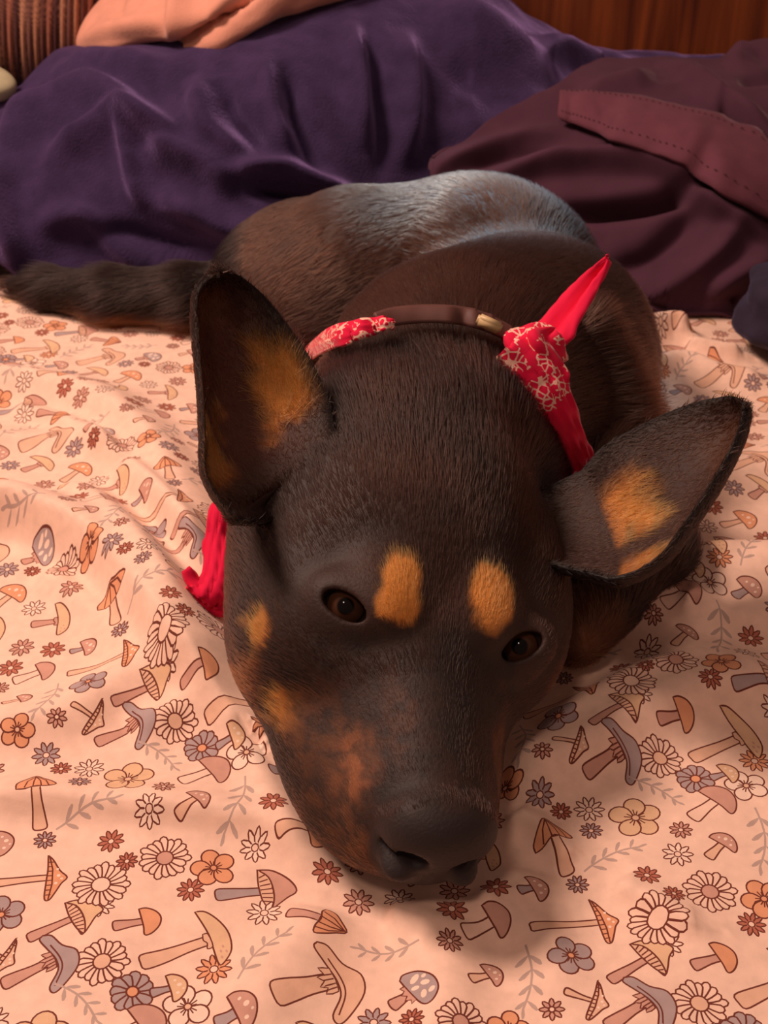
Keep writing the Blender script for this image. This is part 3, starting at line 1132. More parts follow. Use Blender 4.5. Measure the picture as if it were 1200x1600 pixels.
# ------------------------------------------------------------------ the dog: one signed-distance body, meshed once
EYE_M = at_z(676, 975, 0.078)
NOSE_T = at_z(682, 1315, 0.034)
ROLL = math.radians(19)
_aim = NOSE_T.copy()
for _ in range(8):      # aim the face so that the middle of the nose, not the axis, falls on its place
    HF = _aim - EYE_M
    HF /= np.linalg.norm(HF)
    _U0 = np.array([0, 0, 1.0]) - HF[2] * HF
    _U0 /= np.linalg.norm(_U0)
    _R0 = np.cross(HF, _U0)
    if _R0[0] < 0:
        _R0 = -_R0
    HR = math.cos(ROLL) * _R0 - math.sin(ROLL) * _U0
    HU = math.cos(ROLL) * _U0 + math.sin(ROLL) * _R0
    _now = EYE_M + HF * 0.092 - HU * 0.020
    _aim = _aim + 0.8 * (NOSE_T - _now)
HM = np.stack([HF, HR, HU], 1)      # local (f, r, u) -> world


def hw(f, r, u):
    return EYE_M + HM @ np.array([f, r, u])


def to_px(p):
    d = np.asarray(p) - np.array([0, 0, CAM_H])
    zc = d[1] * CT - d[2] * ST
    yc = d[1] * ST + d[2] * CT
    return 600 + F_PX * d[0] / zc, 800 - F_PX * yc / zc


def axis_steps(segs):
    out = [segs[0][0]]
    for a, b, s in segs:
        n = max(1, int(round((b - a) / s)))
        out.extend(np.linspace(a, b, n + 1)[1:])
    return np.array(out, np.float32)


XS = axis_steps([(-0.36, -0.09, 0.0045), (-0.09, 0.115, 0.00135), (0.115, 0.20, 0.003)])
YS = axis_steps([(0.29, 0.50, 0.00135), (0.50, 0.62, 0.0026), (0.62, 0.99, 0.004)])
ZS = axis_steps([(-0.03, 0.135, 0.0015), (0.135, 0.19, 0.0035)])
SD = np.full((len(XS), len(YS), len(ZS)), 0.5, np.float32)


def _block(lo, hi):
    i0, i1 = np.searchsorted(XS, [lo[0], hi[0]])
    j0, j1 = np.searchsorted(YS, [lo[1], hi[1]])
    k0, k1 = np.searchsorted(ZS, [lo[2], hi[2]])
    sl = (slice(max(0, i0 - 1), i1 + 1), slice(max(0, j0 - 1), j1 + 1), slice(max(0, k0 - 1), k1 + 1))
    return sl, np.stack(np.meshgrid(XS[sl[0]], YS[sl[1]], ZS[sl[2]], indexing='ij'), -1)


def _merge(sl, d, k, op):
    a = SD[sl]
    if op == 'add':
        h = np.clip(0.5 + 0.5 * (a - d) / k, 0, 1)
        SD[sl] = a + (d - a) * h - k * h * (1 - h)
    else:
        h = np.clip(0.5 - 0.5 * (a + d) / k, 0, 1)
        SD[sl] = a + (-d - a) * h + k * h * (1 - h)


def ell(c, R, k=0.012, op='add', rot=None):
    """ellipsoid at world c with radii R; columns of rot are its axes"""
    c = np.asarray(c, float)
    R = np.asarray(R, float)
    rot = np.eye(3) if rot is None else rot
    ext = np.sqrt(((rot * R[None]) ** 2).sum(1)) + 2.0 * k + 0.004
    sl, P = _block(c - ext, c + ext)
    q = (P - c.astype(np.float32)) @ rot.astype(np.float32)
    k0 = np.sqrt(((q / R) ** 2).sum(-1))
    k1 = np.sqrt(((q / (R * R)) ** 2).sum(-1)) + 1e-9
    _merge(sl, (k0 * (k0 - 1) / k1).astype(np.float32), k, op)


def hell(f, r, u, rf, rr, ru, k=0.012, op='add', pitch=0.0, yaw=0.0):
    m = HM
    if pitch or yaw:
        cp, sp, cy, sy = math.cos(pitch), math.sin(pitch), math.cos(yaw), math.sin(yaw)
        a = np.array([[cp, 0, -sp], [0, 1, 0], [sp, 0, cp]])
        b = np.array([[cy, -sy, 0], [sy, cy, 0], [0, 0, 1]])
        m = HM @ b @ a
    ell(hw(f, r, u), (rf, rr, ru), k, op, m)


def cone(a, b, ra, rb, k=0.015, op='add'):
    a, b = np.asarray(a, float), np.asarray(b, float)
    m = max(ra, rb) + 2 * k + 0.004
    sl, P = _block(np.minimum(a, b) - m, np.maximum(a, b) + m)
    ab = (b - a).astype(np.float32)
    t = np.clip(((P - a.astype(np.float32)) @ ab) / float(ab @ ab), 0, 1)
    d = np.linalg.norm(P - a.astype(np.float32) - t[..., None] * ab, axis=-1) - (ra + (rb - ra) * t)
    _merge(sl, d.astype(np.float32), k, op)


# --- trunk, haunch, tail, foreleg (world coordinates)
N0 = hw(-0.105, 0.004, -0.030)
SH = np.array([0.050, 0.655, 0.052])
cone(N0, SH, 0.062, 0.080, 0.03)
ell((0.062, 0.690, 0.042), (0.098, 0.100, 0.082), 0.03)
ell((0.100, 0.745, 0.035), (0.084, 0.095, 0.080), 0.03)
ell((0.065, 0.850, 0.034), (0.100, 0.080, 0.090), 0.018)
ell((-0.015, 0.850, 0.040), (0.080, 0.070, 0.075), 0.02)
# thigh folded against the belly
_th = at_z(470, 440, 0.045)
ell(_th + np.array([0.010, 0.02, -0.01]), (0.075, 0.085, 0.060), 0.012)
# shoulder blade on the lit side and elbow
cone((0.115, 0.68, 0.055), (0.135, 0.625, 0.020), 0.045, 0.034, 0.02)
# foreleg lying forward beside the head
_e0, _e1, _e2 = np.array([0.135, 0.60, 0.020]), at_z(1012, 860, 0.024), at_z(900, 990, 0.014)
cone(_e0, _e1, 0.032, 0.024, 0.015)
cone(_e1, _e2, 0.024, 0.017, 0.010)
# tail
TAIL = [at_z(420, 445, 0.030), at_z(300, 462, 0.024), at_z(180, 462, 0.020), at_z(80, 452, 0.016), at_z(20, 446, 0.012)]
TAIL[0][1] += 0.01
for (a, b, ra, rb) in zip(TAIL[:-1], TAIL[1:], (0.024, 0.021, 0.019, 0.014), (0.021, 0.019, 0.014, 0.006)):
    cone(a, b, ra, rb, 0.012)

# --- head (local coordinates f forward, r towards the dog's left, u up)
hell(-0.066, 0, -0.016, 0.064, 0.063, 0.048, 0.02)
hell(-0.024, 0, -0.017, 0.048, 0.054, 0.030, 0.02)
for s in (-1, 1):
    hell(-0.046, s * 0.043, -0.036, 0.054, 0.036, 0.037, 0.015)
    hell(-0.012, s * 0.042, -0.028, 0.034, 0.026, 0.026, 0.014)
    hell(-0.076, s * 0.052, -0.024, 0.026, 0.024, 0.024, 0.016)          # ear roots
hell(-0.040, 0, -0.058, 0.080, 0.056, 0.026, 0.02)
hell(0.016, 0, -0.033, 0.042, 0.043, 0.031, 0.018)
hell(0.048, 0, -0.035, 0.038, 0.036, 0.028, 0.012)
hell(0.070, 0, -0.035, 0.028, 0.032, 0.025, 0.010)
cone(hw(0.008, 0, -0.013), hw(0.078, 0, -0.019), 0.020, 0.018, 0.014)
for s in (-1, 1):
    hell(0.036, s * 0.024, -0.050, 0.050, 0.023, 0.020, 0.012, 'add', 0.0, -s * 0.14)          # flews
    hell(-0.010, s * 0.023, 0.006, 0.020, 0.016, 0.012, 0.010)          # brow
hell(0.084, 0, -0.0165, 0.0165, 0.0240, 0.0185, 0.0030)                    # nose pad
hell(-0.042, 0.054, -0.030, 0.048, 0.028, 0.036, 0.014)                     # cheek on the other side
hell(0.026, -0.034, -0.052, 0.050, 0.022, 0.021, 0.012, 'add', 0.0, 0.22)   # the lip that lies on the sheet
hell(-0.014, -0.050, -0.046, 0.034, 0.025, 0.026, 0.014)                    # jowl on the same side
hell(0.085, 0, -0.033, 0.0115, 0.013, 0.013, 0.004)
for s in (-1, 1):
    hell(0.0975, s * 0.0108, -0.0200, 0.010, 0.0060, 0.0050, 0.002, 'sub')
    hell(0.0930, s * 0.0190, -0.0235, 0.007, 0.0060, 0.0020, 0.0015, 'sub')
    hell(0.0940, s * 0.0130, -0.0290, 0.008, 0.0075, 0.0040, 0.003)
cone(hw(0.1015, 0, -0.024), hw(0.0970, 0, -0.048), 0.0012, 0.0012, 0.0015, 'sub')

# eye sockets: a soft mound, then an almond opening along the direction of gaze
EYES = []
for s, px, py in ((-1, 540, 947), (1, 812, 1010)):
    base = hw(-0.004, s * 0.0365, -0.001)
    # put the opening exactly on the line of sight of the photographed eye
    r = ray(px, py)
    t = np.dot(base - np.array([0, 0, CAM_H]), r) / np.dot(r, r)
    c = np.array([0, 0, CAM_H]) + r * t
    EYES.append([s, c, r / np.linalg.norm(r)])


def field(p):
    i = np.clip(np.searchsorted(XS, p[0]) - 1, 0, len(XS) - 2)
    j = np.clip(np.searchsorted(YS, p[1]) - 1, 0, len(YS) - 2)
    k = np.clip(np.searchsorted(ZS, p[2]) - 1, 0, len(ZS) - 2)
    return SD[i, j, k]


def surf(px, py, deep):
    r = ray(px, py)
    for t in np.arange(0.3, 1.3, 0.0008):
        p = np.array([0, 0, CAM_H]) + r * t
        if field(p) < 0:
            return p + r / np.linalg.norm(r) * deep
    return p


# upper arm under the skin on the shaded flank
_sa, _sb = surf(918, 520, 0.015), surf(985, 660, 0.015)
cone(_sa, _sb, 0.019, 0.018, 0.008)

for E in EYES:
    s, c, d = E
    q = c - d * 0.05
    while field(q) > 0 and np.linalg.norm(q - c) < 0.15:
        q = q + d * 0.0005
    E.append(q)                                    # point on the face surface
    tilt = math.radians(-30 if s < 0 else 24)
    ax2 = math.cos(tilt) * np.array([1.0, 0, 0]) + math.sin(tilt) * np.array([0, ST, CT])
    ax2 -= (ax2 @ d) * d
    ax2 /= np.linalg.norm(ax2)
    up2 = np.cross(ax2, d)
    if up2[2] < 0:
        up2 = -up2
    rot = np.stack([ax2, up2, -d], 1)
    E.append(rot)
    ell(q + d * 0.004, (0.0165, 0.0135, 0.0095), 0.007, 'add', rot)          # lid mound
    ell(q - d * 0.001, (0.0104, 0.0054, 0.0095), 0.0022, 'sub', rot)         # opening


def surface_nets(D, xs, ys, zs):
    inside_ = D < 0
    nx_, ny_, nz_ = D.shape
    cnt = np.zeros((nx_ - 1, ny_ - 1, nz_ - 1), np.int8)
    for a in (0, 1):
        for b in (0, 1):
            for c in (0, 1):
                cnt += inside_[a:nx_ - 1 + a, b:ny_ - 1 + b, c:nz_ - 1 + c]
    act = (cnt > 0) & (cnt < 8)
    I = np.argwhere(act)
    vid = np.full(act.shape, -1, np.int64)
    vid[tuple(I.T)] = np.arange(len(I))
    acc = np.zeros((len(I), 3))
    num = np.zeros(len(I))
    ax = (xs, ys, zs)
    corners_ = [(a, b, c) for a in (0, 1) for b in (0, 1) for c in (0, 1)]
    for A in corners_:
        for axis in range(3):
            if A[axis]:
                continue
            B = list(A)
            B[axis] = 1
            ia = I + np.array(A)
            ib = I + np.array(B)
            da, db = D[tuple(ia.T)], D[tuple(ib.T)]
            m = (da < 0) != (db < 0)
            t = np.where(m, da / (da - db + 1e-20), 0)
            pa = np.stack([ax[i][ia[:, i]] for i in range(3)], 1)
            pb = np.stack([ax[i][ib[:, i]] for i in range(3)], 1)
            acc[m] += (pa + (pb - pa) * t[:, None])[m]
            num[m] += 1
    V = acc / num[:, None]
    Fs = []
    for axis in range(3):
        o1, o2 = [(1, 2), (2, 0), (0, 1)][axis]
        sa = [slice(None)] * 3
        sb = [slice(None)] * 3
        sa[axis], sb[axis] = slice(0, -1), slice(1, None)
        ch = inside_[tuple(sa)] != inside_[tuple(sb)]
        E_ = np.argwhere(ch)
        ok = (E_[:, o1] > 0) & (E_[:, o2] > 0) & (E_[:, o1] < D.shape[o1] - 1) & (E_[:, o2] < D.shape[o2] - 1)
        E_ = E_[ok]
        flip = inside_[tuple(sa)][tuple(E_.T)]
        q = []
        for (u, v) in ((0, 0), (1, 0), (1, 1), (0, 1)):
            c = E_.copy()
            c[:, o1] -= u
            c[:, o2] -= v
            q.append(vid[tuple(c.T)])
        Q = np.stack(q, 1)
        Q[~flip] = Q[~flip][:, ::-1]
        Fs.append(Q)
    Fq = np.vstack(Fs)
    return V, Fq[(Fq >= 0).all(1)]


# nothing of the dog goes below the sheet it lies on
_fl = sheet_z(*np.meshgrid(XS, YS, indexing='ij')).astype(np.float32) + 0.0005
SD = np.maximum(SD, _fl[:, :, None] - ZS[None, None, :])
DV, DF = surface_nets(SD, XS, YS, ZS)
# relax the voxel stepping
_e = np.vstack([DF[:, [0, 1]], DF[:, [1, 2]], DF[:, [2, 3]], DF[:, [3, 0]]])
_deg = np.bincount(_e.ravel(), minlength=len(DV))[:, None]
for it in range(4):
    s_ = np.stack([np.bincount(_e[:, 0], DV[_e[:, 1], i], len(DV)) + np.bincount(_e[:, 1], DV[_e[:, 0], i], len(DV)) for i in range(3)], 1)
    DV = DV + (0.5 if it % 2 == 0 else -0.52) * (s_ / np.maximum(_deg, 1) - DV)


# --- ears: cupped shells, outline in the plane of each ear
def ear_mesh(side, outline_l, outline_r, z_base, z_tip, cup, thick, lean=0.0):
    """outline_l / outline_r: pixel points from base to tip along both edges; the ear's plane climbs from z_base to z_tip"""
    L = catmull(outline_l, 8)
    Rr = catmull(outline_r, 8)
    n = 34
    res = []
    for C in (L, Rr):
        s = np.r_[0, np.cumsum(np.hypot(*np.diff(C, axis=0).T))]
        tt = np.linspace(0, 1, n)
        tt = 1 - (1 - tt) ** 1.25
        res.append(np.stack([np.interp(tt * s[-1], s, C[:, 0]), np.interp(tt * s[-1], s, C[:, 1])], 1))
    m = 21
    P = np.zeros((n, m, 3))
    for i in range(n):
        ti = i / (n - 1)
        for j in range(m):
            w = j / (m - 1)
            p = res[0][i] * (1 - w) + res[1][i] * w
            z = z_base + (z_tip - z_base) * ti
            P[i, j] = at_z(p[0], p[1], z)
    # set the cup back, along the view-ish normal of the shell
    N = grid_normals(P)
    Nm = N.mean((0, 1))
    if Nm @ (np.array([0, 0, CAM_H]) - P.mean((0, 1))) < 0:
        Nm = -Nm
    Nm /= np.linalg.norm(Nm)
    w = np.linspace(-1, 1, m)[None, :]
    t = np.linspace(0, 1, n)[:, None]
    prof = (1 - w ** 2) * np.sin(np.pi * np.clip(t * 0.62 + 0.36, 0, 1)) ** 0.8
    front = P - Nm * (cup * prof)[..., None] + Nm * (lean * t)[..., None]
    Nf = grid_normals(front)
    if (Nf @ Nm).mean() < 0:
        Nf = -Nf
    # roots: the first rows run into the skull
    root = hw(-0.088, side * 0.034, -0.042)
    nr_ = 5
    add = np.stack([front[0] + (root - front[0]) * (0.95 * (nr_ - i) / nr_) for i in range(nr_)], 0)
    front = np.concatenate([add, front], 0)
    t = np.r_[np.zeros(nr_), np.linspace(0, 1, n)][:, None]
    Nf = grid_normals(front)
    if (Nf @ Nm).mean() < 0:
        Nf = -Nf
    th = thick * (1 - 0.55 * t) * np.sqrt(np.clip(1 - w ** 4, 0.06, 1))
    back = front - Nf * th[..., None]
    return front, back, (w + 0 * t), (t + 0 * w)


EARS = [
    ear_mesh(-1, [(372, 812), (338, 772), (322, 735), (321, 690), (318, 620), (313, 560), (308, 500), (312, 455), (342, 424)],
             [(530, 705), (521, 660), (508, 610), (482, 555), (450, 508), (412, 462), (380, 436), (362, 427), (342, 424)], 0.128, 0.200, 0.022, 0.0055),
    ear_mesh(1, [(908, 735), (942, 697), (985, 672), (1030, 650), (1075, 632), (1115, 622), (1145, 620), (1160, 632)],
             [(950, 902), (985, 896), (1030, 868), (1062, 825), (1100, 770), (1130, 720), (1150, 680), (1158, 650), (1160, 632)], 0.090, 0.134, 0.020, 0.0055),
]
ear_regions = []     # (start, count, side, w, t, is_front)
allV, allF = [DV], [DF]
base_n = len(DV)
off = len(DV)
for k, (fr, bk, w_, t_) in enumerate(EARS):
    n, m = fr.shape[:2]
    g = grid_faces(n, m)
    nf = grid_normals(fr).mean((0, 1))
    facing = np.dot(nf, np.array([0, 0, CAM_H]) - fr.mean((0, 1))) > 0
    gf = g if facing else g[:, ::-1]
    allV += [fr.reshape(-1, 3), bk.reshape(-1, 3)]
    allF += [gf + off, gf[:, ::-1] + off + n * m]
    # close the rim
    rim = np.r_[np.arange(n) * m, (n - 1) * m + np.arange(m), np.arange(n)[::-1] * m + m - 1]
    a, b = rim[:-1], rim[1:]
    q = np.stack([a, b, b + n * m, a + n * m], 1)
    allF.append((q[:, ::-1] if facing else q) + off)
    ear_regions.append((off, n * m, k, w_.ravel(), t_.ravel(), True))
    ear_regions.append((off + n * m, n * m, k, w_.ravel(), t_.ravel(), False))
    off += 2 * n * m
DV = np.vstack(allV)
DF = np.vstack(allF)

# --- coat colours by place on the dog
BLACK = np.array([0.0100, 0.0058, 0.0052])
BROWN = np.array([0.050, 0.019, 0.011])
TANC = np.array([0.52, 0.20, 0.040])
TAND = np.array([0.15, 0.050, 0.018])
NOSEC = np.array([0.022, 0.014, 0.014])
loc = (DV - EYE_M) @ HM
f_, r_, u_ = loc.T
pxs = np.array([to_px(p) for p in DV])
nz = fbm(DV[:, 0] * 120, DV[:, 1] * 120, DV[:, 2] * 120, 3)
nzl = fbm(DV[:, 0] * 30, DV[:, 1] * 30, DV[:, 2] * 30, 2)
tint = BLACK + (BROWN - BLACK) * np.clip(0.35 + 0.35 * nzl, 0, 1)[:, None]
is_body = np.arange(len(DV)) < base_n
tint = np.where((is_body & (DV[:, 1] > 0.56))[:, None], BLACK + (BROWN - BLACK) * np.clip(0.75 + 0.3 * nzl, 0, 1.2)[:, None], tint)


def paint(mask, col):
    global tint
    m = np.clip(mask, 0, 1)[:, None]
    tint = tint * (1 - m) + np.asarray(col) * m


def spot(f, r, u, R, soft=0.35, jit=0.25):
    q = np.sqrt(((f_ - f) / R[0]) ** 2 + ((r_ - r) / R[1]) ** 2 + ((u_ - u) / R[2]) ** 2)
    return smooth(1.0 + soft * 0.5, 1.0 - soft, q + jit * nz) * is_body


for x, y, rx, ry in ():
    pass


def on_face(px, py):
    """local coordinates of the face surface seen at a pixel"""
    d2 = (pxs[:base_n, 0] - px) ** 2 + (pxs[:base_n, 1] - py) ** 2
    cand = np.nonzero(d2 < 40)[0]
    if not len(cand):
        cand = np.array([np.argmin(d2)])
    depth = DV[cand, 1] * CT - DV[cand, 2] * ST
    return loc[cand[np.argmin(depth)]]


def face_spot(px, py, R, col, soft=0.35, jit=0.2, a=1.0):
    c = on_face(px, py)
    paint(a * spot(c[0], c[1], c[2], R, soft, jit), col)


face_spot(634, 908, (0.0165, 0.0092, 0.020), TANC, 0.30, 0.22)
face_spot(774, 926, (0.0160, 0.0105, 0.020), TANC, 0.30, 0.22)
face_spot(612, 935, (0.008, 0.007, 0.012), TANC, 0.3, 0.2)
face_spot(398, 985, (0.010, 0.008, 0.008), TANC * 0.8, 0.6, 0.6, 0.75)
face_spot(434, 1108, (0.009, 0.009, 0.010), TANC * 0.9, 0.6, 0.6, 0.9)
face_spot(375, 1065, (0.015, 0.012, 0.012), TAND, 0.6, 0.5, 0.8)
face_spot(480, 1130, (0.022, 0.014, 0.014), TAND * 0.6, 0.8, 0.4, 0.8)
face_spot(545, 1195, (0.018, 0.0105, 0.016), TAND * 1.6, 0.8, 0.2, 1.0)
face_spot(500, 1230, (0.020, 0.014, 0.018), TAND * 0.5, 0.8, 0.4, 0.7)
face_spot(545, 1330, (0.022, 0.012, 0.014), TAND * 0.7, 0.7, 0.6, 0.7)
face_spot(785, 1180, (0.024, 0.007, 0.016), TAND * 0.8, 0.7, 0.5, 0.7)
face_spot(868, 1080, (0.016, 0.006, 0.016), TAND * 0.8, 0.7, 0.5, 0.6)
face_spot(620, 1110, (0.016, 0.006, 0.010), BROWN * 1.8, 0.8, 0.5, 0.6)
# dark hairs speckled through the muzzle
nzs = fbm(DV[:, 0] * 260 + 5, DV[:, 1] * 260, DV[:, 2] * 260, 2)
nzm = fbm(DV[:, 0] * 75 + 2, DV[:, 1] * 75, DV[:, 2] * 75, 2)
paint(is_body * smooth(0.0, 0.02, f_) * np.clip(0.65 * smooth(-0.4, 0.7, nzs) + 0.15 * smooth(0.0, 0.6, nzm), 0, 0.85), BLACK * 1.2)
# nose leather
nose_m = np.zeros(len(DV))
q = np.sqrt(((f_ - 0.089) / 0.0195) ** 2 + (r_ / 0.0255) ** 2 + ((u_ + 0.022) / 0.024) ** 2)
nose_m = smooth(1.06, 0.94, q) * is_body
paint(nose_m, NOSEC)
# foreleg, tail underside
d, _, _ = seg_dist(DV[:, 0], DV[:, 1], np.array([_e1[:2], _e2[:2], _e2[:2] + (-0.01, -0.03)]))
paint(smooth(0.03, 0.01, np.linalg.norm(DV - at_z(915, 985, 0.02), axis=1)) * is_body * 0.6, TAND)
tl = is_body & (DV[:, 0] < -0.10)
paint(tl * 0.9, BLACK * 0.8)
paint(tl * smooth(0.016, 0.004, DV[:, 2] + 0.004 * nz) * smooth(-0.25, -0.19, DV[:, 0]), TAND * 1.6)
# ears
for (o_, c_, k, w_, t_, frnt) in ear_regions:
    s_ = slice(o_, o_ + c_)
    nn = nz[s_]
    if not frnt:
        tint[s_] = BLACK * 0.8
        continue
    tw = BLACK + (BROWN - BLACK) * 0.5 + 0 * w_[:, None]
    inner = np.array([0.060, 0.016, 0.010]) if k == 0 else np.array([0.030, 0.011, 0.007])
    mi = smooth(0.95, 0.45, np.abs(w_)) * smooth(0.02, 0.2, t_) * smooth(0.95, 0.7, t_)
    tw = tw * (1 - mi[:, None]) + inner * mi[:, None]
    if k == 0:
        m1 = smooth(0.28, 0.48, w_ + .15 * nn) * smooth(0.95, 0.8, w_) * smooth(0.14, 0.24, t_ + .05 * nn) * smooth(0.56, 0.40, t_ + .08 * nn)
        m2 = smooth(-0.95, -0.80, w_) * smooth(-0.15, -0.45, w_ + .2 * nn) * smooth(0.08, 0.14, t_) * smooth(0.34, 0.24, t_ + .05 * nn)
        m3 = smooth(0.62, 0.72, t_) * smooth(0.9, 0.80, t_) * smooth(0.7, 0.4, np.abs(w_ + .1)) * 0.6
    else:
        m1 = smooth(-0.75, -0.62, w_) * smooth(-0.0, -0.25, w_ + .2 * nn) * smooth(0.0, 0.05, t_) * smooth(0.27, 0.15, t_ + .06 * nn)
        m2 = smooth(0.20, 0.40, w_ + .2 * nn) * smooth(0.90, 0.75, w_) * smooth(0.0, 0.04, t_) * smooth(0.24, 0.15, t_ + .05 * nn)
        m3 = smooth(0.45, 0.6, t_) * smooth(0.9, 0.75, t_) * smooth(0.8, 0.4, np.abs(w_ - .1)) * 0.25
    for mm, cc in ((m3, TAND * 0.8), (m1, TANC * 0.85), (m2, TANC * 0.7)):
        mm = np.clip(mm, 0, 1)[:, None]
        tw = tw * (1 - mm) + cc * mm
    rimm = smooth(0.86, 0.97, np.abs(w_))[:, None]
    tint[s_] = tw * (1 - rimm) + BLACK * 0.7 * rimm

coat = Mat('short_dark_coat', rough=0.62, spec=0.35)
coat.attr_color('tint')
coat.bump(700, 0.35, 0.0008, (1, 1, 1))
dog = empty('dog', (0.05, 0.70, 0.0))
tag(dog, 'black and tan dog with upright ears lying on the printed sheet with its head down', 'dog')
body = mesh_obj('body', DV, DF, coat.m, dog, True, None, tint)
leather_mat = Mat('nose_leather', rough=0.42, spec=0.5)
leather_mat.attr_color('tint')
leather_mat.bump(1100, 0.5, 0.0006)
body.data.materials.append(leather_mat.m)
if len(body.data.polygons) == len(DF):
    body.data.polygons.foreach_set('material_index', (nose_m[DF].mean(1) > 0.5).astype(np.int32))

# eyes
eye_mat = Mat('glossy_brown_eye', rough=0.08, spec=0.22)
eye_mat.b.inputs['Coat Weight'].default_value = 0.0
eye_mat.b.inputs['Coat Roughness'].default_value = 0.02
eye_mat.attr_color('tint')
for (s, c, d, q, rot) in EYES:
    nu, nv = 40, 32
    th = np.linspace(0, 2 * math.pi, nu, endpoint=False)[:, None]
    ph = np.linspace(0.001, math.pi - 0.001, nv)[None, :]
    Rr = 0.0100
    # pole of the sphere points where the dog looks: at the camera
    gz = -d
    bulge = 1 + 0.06 * np.exp(-(ph / 0.5) ** 2)
    U = (np.sin(ph) * np.cos(th))[..., None] * rot[:, 0] + (np.sin(ph) * np.sin(th))[..., None] * rot[:, 1] + (np.cos(ph) + 0 * th)[..., None] * gz
    V = q + d * 0.0085 + U * Rr * (bulge + 0 * th)[..., None]
    ang = (ph + 0 * th).ravel()
    colr = np.where((ang < 0.40)[:, None], np.array([0.003, 0.002, 0.002]), np.where((ang < 0.90)[:, None], np.array([0.070, 0.028, 0.015]), np.array([0.05, 0.03, 0.026])))
    colr = np.where(((ang > 0.84) & (ang < 0.98))[:, None], np.array([0.010, 0.005, 0.004]), colr)
    o = mesh_obj('eye', V.reshape(-1, 3), grid_faces(nu, nv, True), eye_mat.m, dog, True, None, colr)


